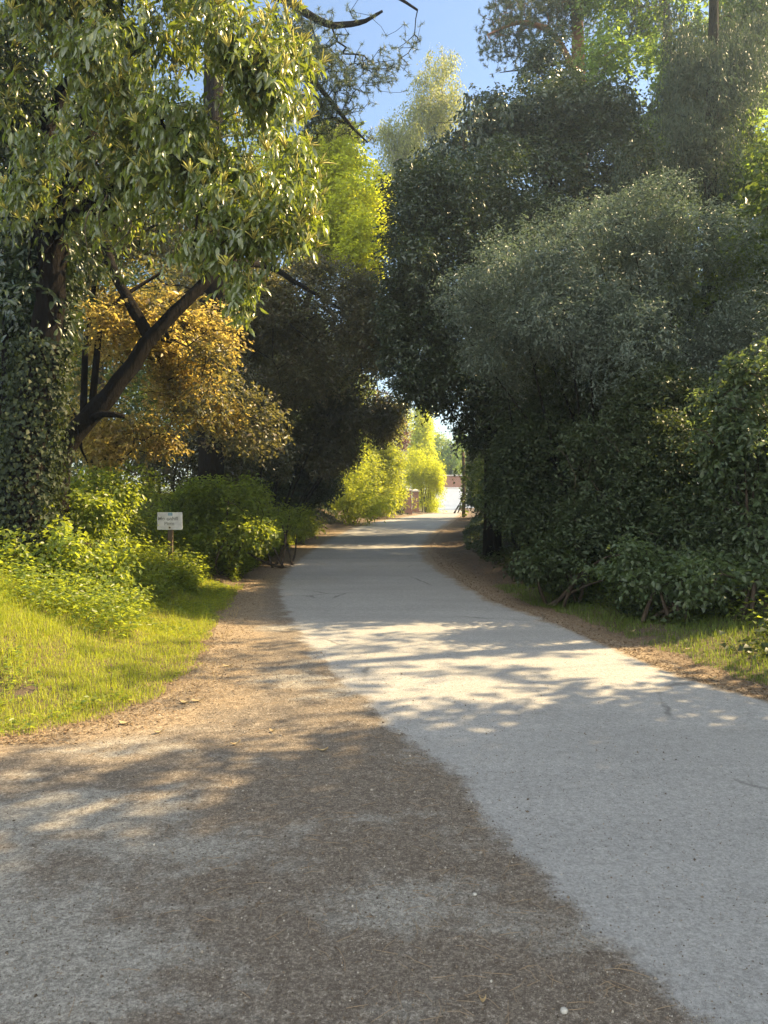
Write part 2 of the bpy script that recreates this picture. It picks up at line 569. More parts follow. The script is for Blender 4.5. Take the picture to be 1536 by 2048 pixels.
    p = N('ShaderNodeBsdfPrincipled'); p.inputs['Roughness'].default_value = .85
    p.inputs['Specular IOR Level'].default_value = .25
    Lk(col, p.inputs['Base Color'])
    bp = N('ShaderNodeBump'); bp.inputs['Strength'].default_value = .55; bp.inputs['Distance'].default_value = .006
    Lk(mul(s1, mul(mid.outputs[0], .6), 'ADD'), bp.inputs['Height']); Lk(bp.outputs[0], p.inputs['Normal'])
    o = N('ShaderNodeOutputMaterial'); Lk(p.outputs[0], o.inputs['Surface'])
    return m


ry = np.concatenate([np.arange(-8, 1.5, .5), np.arange(1.5, 20, .08), np.arange(20, 80, .4)])
xl_ = np.maximum(x_verge(ry), -14) - .12
xr_ = x_right(ry) + .10
tt = np.linspace(0, 1, 110)
RX = xl_[:, None] + (xr_ - xl_)[:, None] * tt[None]
RY = np.repeat(ry[:, None], len(tt), 1)
RZ = zr(RY) + .004
clean = np.where(RX > x_clean(RY), 1, -1) * dist_poly(RX, RY, PL)
de_l = dist_poly(RX, RY, PV); de_r = dist_poly(RX, RY, PR)
wl_ = np.interp(RY, [4.5, 6, 9, 14, 30], [.5, 1.2, 1.0, .7, .9])
edge = np.maximum(1 - de_l / wl_, 1 - de_r / np.interp(RY, [5, 9, 14, 20], [.35, .35, .5, .8]))
edge = np.clip(edge, 0, 1) * np.where(RY > 4.6, 1, 0)
bare = .025 + .20 * np.exp(-(((RX + 2.5) / 1.2) ** 2 + ((RY - 3.4) / 1.2) ** 2)) + .17 * np.exp(-(((RX - .05) / .28) ** 2 + ((RY - 3.0) / .22) ** 2)) - .10 * np.exp(-(((RX + .3) / .7) ** 2 + ((RY - 4.6) / 1.0) ** 2)) \
    + .20 * np.exp(-(((RX + 1.3) / .55) ** 2 + ((RY - 2.5) / .8) ** 2)) - .07 * np.exp(-(((RX - .5) / .5) ** 2 + ((RY - 2.5) / .35) ** 2))
tag(grid_mesh('road', RX, RY, RZ, road_material(), {'clean': clean, 'edge': edge, 'bare': bare}), kind='structure')


# ------------------------------------------------------------------ leaves
def leaves(name, P, D, N, L, W, mat, parent=None, detail=0, curl=.15, fold=.18):
    D = nrm(D); S = nrm(np.cross(D, N)); N = np.cross(S, D)
    L = L[:, None]; W = W[:, None]
    if detail == 0:
        v0 = P
        v1 = P + D * L * .45 + S * W * .5 + N * W * fold
        v2 = P + D * L - N * L * curl
        v3 = P + D * L * .45 - S * W * .5 + N * W * fold
        V = np.stack([v0, v1, v2, v3], 1).reshape(-1, 3)
        t = np.array([[0, 1, 2], [0, 2, 3]])
        k = 4
    else:
        m1 = P + D * L * .35
        m2 = P + D * L * .70 - N * L * curl * .45
        tip = P + D * L * .98 - N * L * curl * 1.3
        l1 = m1 + S * W * .46 + N * W * fold; r1 = m1 - S * W * .46 + N * W * fold
        l2 = m2 + S * W * .40 + N * W * fold * .8; r2 = m2 - S * W * .40 + N * W * fold * .8
        V = np.stack([P, l1, m1, r1, l2, m2, r2, tip], 1).reshape(-1, 3)
        t = np.array([[0, 1, 2], [0, 2, 3], [1, 4, 2], [4, 5, 2], [2, 5, 6], [2, 6, 3], [4, 7, 5], [5, 7, 6]])
        k = 8
    T = (t[None] + (np.arange(len(P)) * k)[:, None, None]).reshape(-1, 3)
    return mesh_tris(name, V, T, mat, parent)


def crown_clusters(blobs, n, seed, shell=.45, f=1.6, thr=-.25, zmin=None):
    r = np.random.default_rng(seed)
    b = np.array(blobs, float)
    vol = (b[:, 3] * b[:, 4] * b[:, 5]) ** .8
    C, O = [], []
    need = n
    while need > 0:
        k = r.choice(len(b), size=need * 3, p=vol / vol.sum())
        d = nrm(r.normal(size=(need * 3, 3)))
        rad = shell + (1 - shell) * r.uniform(size=(need * 3, 1)) ** .6
        rad *= 1 + .14 * vnoise(d * 3 + k[:, None] * 7, 1.6, seed)[:, None]
        p = b[k, :3] + d * rad * b[k, 3:6]
        o = nrm(d / b[k, 3:6])
        keep = vnoise(p, f, seed) + .25 * r.normal(size=len(p)) > thr
        if zmin is not None:
            keep &= p[:, 2] > zmin
        p, o = p[keep][:need], o[keep][:need]
        C.append(p); O.append(o)
        need -= len(p)
    return np.vstack(C), np.vstack(O)


def roughen(blobs, seed, k=6, size=.46):
    """smaller clumps round every big one, so the outline is uneven"""
    r = np.random.default_rng(seed + 41)
    out = [tuple(b) for b in blobs]
    for b in blobs:
        b = np.array(b, float)
        for _ in range(k):
            d = nrm(r.normal(size=3))
            c = b[:3] + d * b[3:6] * r.uniform(.7, 1.15)
            out.append(tuple(c) + tuple(b[3:6] * r.uniform(.6, 1.25, 3) * size))
    return out


def spray(C, O, per, L, ratio, seed, droop=.25, twig=4.0, up=.8, Lv=.25, flat=.0):
    """leaves set alternately along a short twig at each cluster"""
    r = np.random.default_rng(seed + 5)
    n = len(C)
    t = nrm(O + .55 * r.normal(size=(n, 3)) + np.array([0, 0, -droop]))
    tl = twig * L * r.uniform(.6, 1.3, size=n)
    u = np.linspace(-.5, .5, per)
    base = C[:, None] + t[:, None] * (u[None, :, None] * tl[:, None, None])
    base[..., 2] -= (np.abs(u)[None] ** 2) * tl[:, None] * droop * .8
    side = nrm(np.cross(t, np.array([0, 0, 1.0])) + 1e-4)
    sg = np.where(np.arange(per) % 2 == 0, 1., -1.)
    rd = r.normal(size=(n, per, 3))
    d = nrm(t[:, None] * .55 + side[:, None] * sg[None, :, None] * .75 + rd * .45 + np.array([0, 0, -droop]))
    nn = nrm(np.array([0, 0, up]) + r.normal(size=(n, per, 3)) * (.55 - .3 * flat) + O[:, None] * .25)
    ll = L * (1 + Lv * r.normal(size=(n, per))).clip(.45, 1.7)
    base = base + r.normal(size=base.shape) * L * .25
    return base.reshape(-1, 3), d.reshape(-1, 3), nn.reshape(-1, 3), ll.ravel(), ll.ravel() * ratio, t, tl


def branches(mb, trunk, trunk_r, targets, seed, rt=.006, power=2.4, sag=.08, jitter=.06, sides=10):
    """a trunk along given points, with limbs and twigs grown out of it to reach the leaf clusters"""
    r = np.random.default_rng(seed + 9)
    P0 = np.array(trunk, float); R0 = np.array(trunk_r, float)
    tp = np.linspace(0, len(P0) - 1, max(8, (len(P0) - 1) * 4 + 1))
    # smooth curve through the trunk points
    P = np.stack([np.interp(tp, np.arange(len(P0)), P0[:, k]) for k in range(3)], 1)
    for _ in range(2):
        P[1:-1] = .25 * P[:-2] + .5 * P[1:-1] + .25 * P[2:]
    Rr = np.interp(tp, np.arange(len(P0)), R0)
    P[1:-1] += r.normal(size=P[1:-1].shape) * Rr[1:-1, None] * .10
    mb.tube(P, Rr, sides, jitter, seed)
    if targets is None or not len(targets):
        return
    nodes = [p for p in P]; par = [-1] * len(P); depth = [0] * len(P); istr = len(P)
    ok = list(np.linspace(0, 1, len(P)) > .28)
    order = np.argsort(np.min(np.linalg.norm(targets[:, None] - P[None, ::2], axis=2), axis=1))
    for q in targets[order]:
        A = np.array(nodes)
        dv_ = A - q
        cost = np.linalg.norm(dv_, axis=1) + .45 * np.maximum(0, dv_[:, 2]) + np.where(ok, 0, 50)
        j = int(np.argmin(cost))
        a = A[j]; L = np.linalg.norm(q - a)
        k = 1 if L < .35 else (2 if L < .9 else 4)
        prev = j
        off = r.normal(size=3) * L * .10
        for i in range(1, k + 1):
            s = i / k
            w = math.sin(math.pi * s)
            p = a + (q - a) * s + off * w + np.array([0, 0, 1]) * L * sag * w
            nodes.append(p); par.append(prev); ok.append(True); prev = len(nodes) - 1
    n = len(nodes)
    cnt = np.zeros(n)
    kids = [0] * n
    for i in range(n - 1, istr - 1, -1):
        if cnt[i] == 0: cnt[i] = 1
        if par[i] >= istr: cnt[par[i]] += cnt[i]
    A = np.array(nodes)
    for i in range(istr, n):
        j = par[i]
        r1 = rt * cnt[i] ** (1 / power)
        r0 = rt * (cnt[j] ** (1 / power) if j >= istr else cnt[i] ** (1 / power) * 1.15)
        r0 = min(r0, r1 * 1.5)
        mb.tube([A[j], A[i]], [r0, r1], 5 if r1 < .03 else 7)


def add_twigs(mb, C, t, tl, rad, lim, seed):
    r = np.random.default_rng(seed + 3)
    idx = r.permutation(len(C))[:lim]
    for i in idx:
        mb.tube([C[i] - t[i] * tl[i] * .6, C[i] + t[i] * tl[i] * .45], [rad, rad * .5], 3)


def plant(name, label, cat, base, trunk, trunk_r, blobs, leaf, n, per, L, ratio, seed, bark='bark', group=None, shell=.45, f=1.6, thr=-.25, droop=.25,
          twig=4., up=.8, detail=0, ntarget=160, rt=.006, twigs=0, curl=.15, zmin=None, crown='crown', stems=None, sag=.08, flat=0., fold=.18):
    root = empty(name, base, label, cat, group)
    blobs = roughen(blobs, seed)
    C, O = crown_clusters(blobs, n, seed, shell, f, thr, zmin)
    P, D, N, Ls, W, t, tl = spray(C, O, per, L, ratio, seed, droop, twig, up, flat=flat)
    leaves(crown, P, D, N, Ls, W, M[leaf], root, detail, curl, fold)
    mb = MB()
    r = np.random.default_rng(seed + 77)
    tg = C[r.permutation(len(C))[:ntarget]]
    if stems is None:
        branches(mb, trunk, trunk_r, tg, seed, rt, sag=sag)
    else:
        near = np.argmin(np.stack([np.min(np.linalg.norm(tg[:, None, :2] - np.array(s[0])[None, :, :2], axis=2), axis=1) for s in stems]), axis=0)
        for k, (sp, sr) in enumerate(stems):
            branches(mb, sp, sr, tg[near == k], seed + k, rt, sag=sag, sides=8)
    if twigs:
        add_twigs(mb, C, t, tl, .0022, twigs, seed)
    mb.build('trunk' if stems is None else 'stem', M[bark], root, smooth=True)
    return root, C, O, t, tl


def ivy_on(parent, path, rad, n, seed, mat='ivy', L=.07, spread=.12):
    r = np.random.default_rng(seed)
    P0 = np.array(path, float)
    u = r.uniform(0, len(P0) - 1, n)
    c = np.stack([np.interp(u, np.arange(len(P0)), P0[:, k]) for k in range(3)], 1)
    rr = np.interp(u, np.arange(len(P0)), rad)
    th = r.uniform(0, 6.283, n)
    o = np.stack([np.cos(th), np.sin(th), 0 * th], 1)
    p = c + o * (rr + np.abs(r.normal(size=n)) * spread)[:, None]
    d = nrm(o * .3 + np.array([0, 0, -.8]) + r.normal(size=(n, 3)) * .45)
    nn = nrm(o + r.normal(size=(n, 3)) * .5)
    l = L * r.uniform(.4, 1.7, n)
    return leaves('ivy', p, d, nn, l, l * .85, M[mat], parent)


def foot(px, d):
    x = (px - CX) / F * d
    return np.array([x, d, gz(x, d)])

# ------------------------------------------------------------------ far end: garage, gate pillars, poles, hedges
def brick_mat():
    m, n, l = new_mat('red_brick')
    tc = n.new('ShaderNodeTexCoord')
    br = n.new('ShaderNodeTexBrick')
    br.inputs['Scale'].default_value = 1.0
    br.inputs['Brick Width'].default_value = .225
    br.inputs['Row Height'].default_value = .075
    br.inputs['Mortar Size'].default_value = .008
    br.inputs['Color1'].default_value = (.30, .12, .07, 1)
    br.inputs['Color2'].default_value = (.21, .085, .055, 1)
    br.inputs['Mortar'].default_value = (.38, .33, .27, 1)
    mp = n.new('ShaderNodeMapping'); mp.inputs['Rotation'].default_value = (R(90), 0, 0)
    ge = n.new('ShaderNodeNewGeometry')
    sx = n.new('ShaderNodeSeparateXYZ'); cb = n.new('ShaderNodeCombineXYZ'); ad = n.new('ShaderNodeMath')
    l.new(tc.outputs['Object'], sx.inputs[0])
    l.new(sx.outputs[0], ad.inputs[0]); l.new(sx.outputs[1], ad.inputs[1])
    l.new(ad.outputs[0], cb.inputs[0]); l.new(sx.outputs[2], cb.inputs[1])
    l.new(cb.outputs[0], br.inputs['Vector'])
    p = n.new('ShaderNodeBsdfPrincipled'); p.inputs['Roughness'].default_value = .9
    l.new(br.outputs['Color'], p.inputs['Base Color'])
    o = n.new('ShaderNodeOutputMaterial'); l.new(p.outputs[0], o.inputs['Surface'])
    return m


M['brick'] = brick_mat()
M['coping'] = noise_mat('pale_coping_stone', [(.3, (.42, .39, .33)), (.7, (.6, .57, .5))], 8, 5, .85, .2)
M['door'] = noise_mat('white_door_paint', [(.3, (.74, .75, .76)), (.7, (.82, .82, .82))], 2, 4, .45, .02)
M['post'] = noise_mat('weathered_post_wood', [(.3, (.05, .038, .026)), (.7, (.13, .10, .07))], 12, 6, .9, .4, (1, 1, .15))
M['metal'] = flat_mat('dull_metal', (.3, .3, .3), .4)

# garage
GD = 77.0
gx0 = at(862, 1020, GD)[0]
g0 = .60
root = empty('garage', (gx0 + 3.2, GD + 2.5, g0), 'flat roofed brick garage with a wide white door closing the end of the lane', 'garage')
mb = MB()
W_ = 6.4
dx0, dx1 = gx0 + .32, gx0 + .32 + 4.3
dh = 2.28
mb.box((gx0 + .16, GD + .11, g0 + 1.70), (.32, .22, 3.4))
mb.box(((dx1 + gx0 + W_) / 2, GD + .11, g0 + 1.70), (gx0 + W_ - dx1, .22, 3.4))
mb.box(((dx0 + dx1) / 2, GD + .11, g0 + (dh + 3.4) / 2), (dx1 - dx0, .22, 3.4 - dh))
mb.box((gx0 + .11, GD + .22 + 2.4, g0 + 1.70), (.22, 4.8, 3.4))
mb.box((gx0 + W_ - .11, GD + .22 + 2.4, g0 + 1.70), (.22, 4.8, 3.4))
mb.box((gx0 + W_ / 2, GD + 5.12, g0 + 1.70), (W_, .2, 3.4))
mb.build('wall', M['brick'], root)
MB().box((gx0 + W_ / 2, GD + 2.6, g0 + 3.46), (W_ + .2, 5.5, .12)).build('roof', M['coping'], root)
dr = MB()
for i in range(5):
    h = dh / 5
    dr.box(((dx0 + dx1) / 2, GD + .13, g0 + h * (i + .5)), (dx1 - dx0 - .1, .05, h - .025))
dr.box(((dx0 + dx1) / 2, GD + .165, g0 + dh / 2), (dx1 - dx0 - .09, .02, dh - .02))
dro = dr.build('door', M['door'], root)
fr = MB()
fr.box((dx0 + .02, GD + .06, g0 + dh / 2), (.05, .10, dh)).box((dx1 - .02, GD + .06, g0 + dh / 2), (.05, .10, dh)).box(((dx0 + dx1) / 2, GD + .06, g0 + dh - .03), (dx1 - dx0 - .09, .10, .06))
fo = fr.build('door_frame', M['door'], root)
hd = MB().box((dx0 + 2.1, GD + .09, g0 + 1.0), (.18, .04, .05))
ho = hd.build('handle', M['metal'], dro)
ho.data.transform(__import__('mathutils').Matrix.Translation(Vector(root.location)))
ho.data.transform(__import__('mathutils').Matrix.Translation(-Vector(root.location)))


def gate_pillar(px, d, w, h, label):
    b = foot(px, d)
    b[2] = gz(b[0], b[1]) - .05
    r0 = empty('gate_pillar', b, label, 'gate pillar', 'brick gate pillars beside the lane')
    MB().box((b[0], b[1], b[2] + .15), (w + .10, w + .10, .30)).build('plinth', M['brick'], r0)
    MB().box((b[0], b[1], b[2] + .30 + (h - .30) / 2), (w, w, h - .30)).build('shaft', M['brick'], r0)
    c = MB().box((b[0], b[1], b[2] + h + .05), (w + .14, w + .14, .10))
    n = len(c.v)
    q = (w + .06) / 2
    c.v += [(b[0] - q, b[1] - q, b[2] + h + .10), (b[0] + q, b[1] - q, b[2] + h + .10), (b[0] + q, b[1] + q, b[2] + h + .10), (b[0] - q, b[1] + q, b[2] + h + .10), (b[0], b[1], b[2] + h + .22)]
    c.f += [(n, n + 1, n + 4), (n + 1, n + 2, n + 4), (n + 2, n + 3, n + 4), (n + 3, n, n + 4)]
    c.build('cap', M['coping'], r0)
    return r0


gate_pillar(815, 53, .52, 1.62, 'nearer and wider brick gate pillar with pale cap, right beside the wooden pole')
gate_pillar(831, 59, .46, 1.60, 'farther and narrower brick gate pillar half hidden by the yellow green bamboo')
b = foot(800, 50)
r0 = empty('wooden_pole', b, 'thin wooden pole standing left of the nearer brick gate pillar', 'pole')
MB().tube([b + (0, 0, -.1), b + (0, 0, 2.0), b + (.03, 0, 4.3)], [.085, .08, .07], 9, .03, 4).build('shaft', M['post'], r0, True)
ivy_on(r0, [b, b + (0, 0, 1.2)], [.12, .1], 260, 8, 'ivy', .10, .22)
b = foot(927, 46)
r0 = empty('wooden_pole', b, 'tall dark pole at the right edge of the lane in front of the garage door', 'pole')
MB().tube([b + (0, 0, -.1), b + (.02, 0, 2.0), b + (-.02, 0, 3.9)], [.11, .10, .09], 9, .05, 5).build('shaft', M['post'], r0, True)
ivy_on(r0, [b, b + (0, 0, 3.2)], [.11, .1], 260, 9, 'wood', .10, .08)


def bush(name, label, cat, px, d, blobs, leaf, n, per, L, ratio, seed, nst=5, group=None, **kw):
    b = foot(px, d)
    r = np.random.default_rng(seed)
    bb = np.array(blobs)
    stems = []
    for k in range(nst):
        q = bb[k % len(bb)]
        s = b + np.array([r.uniform(-.3, .3), r.uniform(-.3, .3), -.08])
        e = q[:3] + r.normal(size=3) * q[3:6] * .3
        mid_ = (s + e) / 2 + r.normal(size=3) * .12
        stems.append(([s, mid_, e], [.030, .022, .010]))
    return plant(name, label, cat, b, None, None, blobs, leaf, n, per, L, ratio, seed, stems=stems, group=group, **kw)


bush('evergreen_shrub', 'dark evergreen shrub just right of the tall dark pole at the lane end', 'shrub', 985, 44,
     [B(962, 930, 45, 28, 80, .9), B(990, 980, 44, 40, 60, 1.0), B(985, 880, 45, 40, 60, 1.0), B(952, 1000, 45, 18, 30, .6)], 'laurel_dark', 2200, 8, .13, .5, 109, ntarget=90, bark='bark_dark')
# far sunlit growth on the left of the lane
bush('hedge', 'tall yellow green sunlit hedge left of the wooden pole, at the bend of the lane', 'hedge', 730, 44,
     [B(720, 960, 44, 55, 75, 2.0), B(765, 950, 46, 40, 90, 1.6), B(690, 1000, 42, 45, 45, 1.5), B(740, 900, 46, 50, 50, 2), B(690, 930, 43, 45, 45, 1.6), B(770, 880, 46, 36, 50, 1.6), B(790, 985, 47, 24, 36, 1.0)], 'hedge', 6500, 7, .14, .5, 101, ntarget=90)
bush('shrub', 'sunlit leafy shrub at the foot of the bank just past the dark hollow', 'shrub', 690, 36,
     [B(690, 985, 36, 50, 55, 1.2), B(715, 1015, 35, 55, 30, 1.0), B(668, 945, 37, 36, 55, 1.0)], 'hedge', 1500, 7, .12, .5, 102, ntarget=60)
bush('bamboo', 'feathery yellow green bamboo clump leaning over the gate pillars', 'bamboo', 852, 61,
     [B(852, 960, 61, 32, 62, 1.3), B(840, 930, 61, 36, 42, 1.2), B(866, 985, 61, 16, 42, .9), B(868, 945, 61, 18, 40, 1)], 'yellowgreen', 2600, 8, .17, .22, 103, ntarget=80, droop=.5, nst=9)
b = foot(842, 72)
plant('poplar_tree', 'slender bright yellow green tree rising behind the bamboo clump', 'tree', b, [b, at(844, 900, 72), at(846, 815, 72)], [.16, .11, .04],
      [B(845, 870, 72, 22, 50, 1.2), B(850, 832, 72, 16, 34, 1), B(838, 905, 72, 22, 30, 1)], 'yellowgreen', 1800, 7, .18, .6, 104)
b = foot(900, 88)
plant('round_tree', 'rounded sunlit green tree standing behind the flat roofed garage', 'tree', b, [b, at(900, 960, 88), at(902, 890, 88)], [.22, .16, .06],
      [B(895, 925, 88, 42, 36, 2.4), B(925, 905, 90, 45, 40, 2.4), B(870, 905, 92, 26, 40, 2)], 'lime', 2200, 7, .22, .6, 105)
b = foot(760, 52)
plant('plum_tree', 'dusky purple leaved tree hanging over the far hedge', 'tree', b, [b, at(770, 930, 52), at(785, 860, 52)], [.12, .09, .04],
      [B(793, 872, 52, 28, 36, 1.1), B(775, 845, 52, 30, 30, 1.2), B(755, 830, 53, 36, 40, 1.2)], 'plum', 1500, 7, .13, .55, 106)
bush('shrub', 'small leafy shrub overlapping the right side of the white garage door', 'shrub', 912, 58,
     [B(944, 965, 58, 15, 34, .6), B(936, 992, 58, 5, 14, .4), B(948, 925, 58, 20, 26, .8)], 'wood', 900, 7, .13, .5, 107, ntarget=40)
bush('shrub', 'dull green shrub between the dark pole and the shaded bank', 'shrub', 955, 42,
     [B(962, 965, 42, 20, 55, .8), B(990, 1000, 40, 32, 40, 1.0), B(1000, 930, 44, 34, 55, 1.0)], 'wood', 1900, 7, .11, .5, 108, ntarget=70)

# ------------------------------------------------------------------ left side
# woodland behind the left bank
for k, (px, d, bl, lab) in enumerate([
        (-90, 22, [B(-60, 640, 22, 230, 260, 2.5), B(30, 760, 22, 150, 180, 2.0), B(-90, 300, 22, 260, 260, 2.5)], 'green woodland tree showing between the dark trunks at the left edge'),
        (190, 25, [B(180, 560, 25, 200, 210, 2.4), B(200, 800, 25, 180, 160, 2.2), B(120, 240, 25, 250, 260, 3)], 'green woodland tree deep behind the leaning dark trunk'),
        (430, 27, [B(430, 600, 27, 190, 170, 2.4), B(480, 820, 27, 190, 150, 2.2), B(420, 350, 27, 180, 190, 3)], 'green woodland tree hidden mostly behind the copper leaves'),
        (600, 30, [B(590, 760, 30, 130, 130, 2.4), B(560, 900, 29, 130, 100, 2.0), B(640, 880, 31, 70, 100, 1.8)], 'green woodland tree behind the dark mottled shrub')]):
    b = foot(px, d)
    plant('woodland_tree', lab, 'tree', b, [b, at(px + 10, 700, d), at(px - 20, 400 if k < 3 else 720, d)], [.22, .16, .06], bl, 'wood', 4200, 8, .13, .55, 200 + k, group='woodland trees behind the left bank', ntarget=120)

# yellow green tree
b = foot(545, 25)
plant('yellow_green_tree', 'brilliant yellow green sunlit tree between the glossy leaved tree and the sky gap', 'tree', b, [b, at(570, 750, 25), at(640, 520, 25), at(680, 330, 25)], [.18, .14, .09, .03],
      [B(690, 400, 25, 80, 95, 1.8), B(650, 330, 25, 90, 55, 1.7), B(720, 490, 24, 60, 60, 1.4), B(620, 440, 25, 90, 80, 1.6), B(735, 400, 25, 40, 80, 1.2), B(680, 490, 24.5, 90, 50, 1.4), B(590, 380, 25, 80, 80, 1.5)], 'yellowgreen', 7200, 8, .12, .6, 210, ntarget=200)

# copper leaved tree with the leaning trunk
b = foot(105, 10.8); 
cb0 = at(120, 885, 10.6)
r_cop, *_ = plant('copper_tree', 'copper and bronze leaved tree with a thick dark trunk leaning to the right', 'tree', b,
      [b + (0, 0, -.1), cb0, at(215, 800, 10.7), at(315, 655, 10.9), at(440, 535, 11.2), at(560, 430, 11.8)], [.19, .155, .125, .10, .075, .04],
      [B(330, 690, 12.3, 170, 110, 1.0), B(260, 600, 12.5, 130, 90, .9), B(370, 770, 12.8, 90, 80, .9), B(270, 850, 12.3, 130, 60, .8), B(400, 660, 13, 90, 80, 1.0), B(180, 700, 12.8, 70, 150, .7)], 'copper', 4300, 8, .068, .6, 220,
      bark='bark_dark', ntarget=420, rt=.0045, twigs=1500, thr=.3, f=2.8, shell=.05)
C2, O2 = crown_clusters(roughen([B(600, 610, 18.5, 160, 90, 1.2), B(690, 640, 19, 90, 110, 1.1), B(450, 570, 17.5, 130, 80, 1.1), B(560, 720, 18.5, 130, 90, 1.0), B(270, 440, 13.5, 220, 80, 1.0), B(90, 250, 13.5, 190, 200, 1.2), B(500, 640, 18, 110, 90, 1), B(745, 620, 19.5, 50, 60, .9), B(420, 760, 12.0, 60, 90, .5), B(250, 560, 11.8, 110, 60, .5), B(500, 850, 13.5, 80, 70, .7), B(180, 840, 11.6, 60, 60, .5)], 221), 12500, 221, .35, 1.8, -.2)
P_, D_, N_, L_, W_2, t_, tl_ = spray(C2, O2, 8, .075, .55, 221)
leaves('crown', P_, D_, N_, L_, W_2, M['copper_dark'], r_cop)['label'] = 'dark olive brown leaves with shade painted into their colour'  # shaded part of the copper crown, darkened through its leaf colour
mb = MB()
branches(mb, [at(440, 535, 11.2), at(520, 520, 14), at(600, 570, 17.5), at(700, 630, 19)], [.09, .07, .05, .02], C2[::40], 222, .004)
mb.build('limb', M['bark_dark'], r_cop, True)
mb = MB()
branches(mb, [at(300, 680, 10.9), at(235, 560, 11.4), at(180, 420, 11.8), at(90, 260, 12)], [.09, .08, .06, .03], C2[5::50], 223, .004)
mb.build('limb', M['bark_dark'], r_cop, True)
MB().tube([at(180, 838, 10.65), at(205, 828, 10.5), at(228, 829, 10.45), at(248, 833, 10.4)], [.07, .045, .04, .03], 9, .06, 3).build('limb', M['bark_dark'], r_cop, True)
for k, pts in enumerate([[at(165, 870, 11), at(170, 700, 11.2), at(190, 560, 11.4), at(260, 420, 11.6)], [at(185, 800, 11.1), at(200, 640, 11.4), at(250, 590, 11.6), at(330, 540, 11.8)]]):
    MB().tube(pts, [.055, .045, .035, .02], 7, .05, k).build('limb', M['bark_dark'], r_cop, True)

bush('hazel_bush', 'dull olive bush under the copper leaves, left of the black hollow', 'shrub', 450, 17,
     [B(470, 830, 17, 70, 80, .9), B(430, 900, 16.6, 80, 50, .8), B(520, 900, 17.6, 60, 60, .8)], 'shrub', 2200, 8, .075, .5, 232, bark='bark_dark', nst=8, ntarget=120, thr=-.1, twigs=300)
# dark mottled shrub over the hollow
bush('evergreen_shrub', 'dark mottled evergreen shrub overhanging a black hollow at the left lane edge', 'shrub', 560, 22,
     [B(600, 800, 22, 130, 95, 1.625), B(700, 770, 22, 95, 95, 1.625), B(540, 850, 21.4, 90, 90, 1.25), B(760, 820, 23.2, 50, 70, 1.25), B(660, 880, 22.6, 60, 70, 1.25), B(480, 910, 21.4, 70, 70, 1), B(690, 690, 23.2, 100, 60, 1.5)],
     'shrub', 10500, 8, .10, .45, 230, bark='bark_dark', nst=9, ntarget=220, thr=-.15)
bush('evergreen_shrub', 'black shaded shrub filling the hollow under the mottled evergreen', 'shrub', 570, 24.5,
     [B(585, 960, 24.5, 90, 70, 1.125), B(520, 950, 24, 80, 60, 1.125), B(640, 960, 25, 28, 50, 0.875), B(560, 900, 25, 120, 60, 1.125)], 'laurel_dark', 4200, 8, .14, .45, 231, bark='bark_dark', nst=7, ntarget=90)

# bramble thickets on the left bank
for k, (px, d, bl, lab, mt) in enumerate([
        (190, 12.0, [B(180, 985, 11.8, 100, 40, .6), B(250, 965, 13.5, 70, 40, .6), B(140, 1030, 11, 80, 36, .5)], 'sunlit bramble thicket at the foot of the copper tree', 'bramble'),
        (230, 13.0, [B(225, 1050, 13, 60, 36, .5), B(275, 1085, 14.2, 40, 30, .4), B(190, 1075, 11.6, 56, 34, .4)], 'bright bramble thicket just left of the sign post', 'bramble'),
        (440, 14.5, [B(440, 1010, 14.5, 90, 50, .8), B(400, 1000, 14.6, 50, 40, .6), B(480, 1055, 14.3, 80, 40, .7), B(430, 1085, 14, 46, 30, .4)], 'shaded bramble thicket just right of the sign', 'bramble'),
        (560, 16.5, [B(545, 1035, 18, 60, 34, .8), B(590, 1050, 21, 50, 26, .9), B(480, 1010, 16.5, 70, 40, .8), B(515, 1050, 16.5, 46, 30, .6), B(450, 1060, 15, 50, 34, .6)], 'low bramble thicket on the bank before the black hollow', 'bramble'),
        (80, 9.2, [B(70, 1110, 9.2, 100, 50, .6), B(170, 1140, 9.3, 80, 40, .5), B(10, 1060, 9.4, 80, 60, .6)], 'dull green nettle thicket at the base of the ivied trunk', 'bramble'),
        (350, 18, [B(370, 930, 17, 110, 50, .9), B(300, 905, 17, 100, 50, .9), B(440, 945, 17.5, 70, 50, .8)], 'thin brown thicket behind the sign under the copper leaves', 'copper_dark')]):
    bush('bramble', lab, 'bramble', px, d, bl, mt, 1300 if k != 5 else 1500, 7, .075, .62, 240 + k, nst=7, ntarget=50, group='thickets on the left bank', flat=.5, thr=-.5)

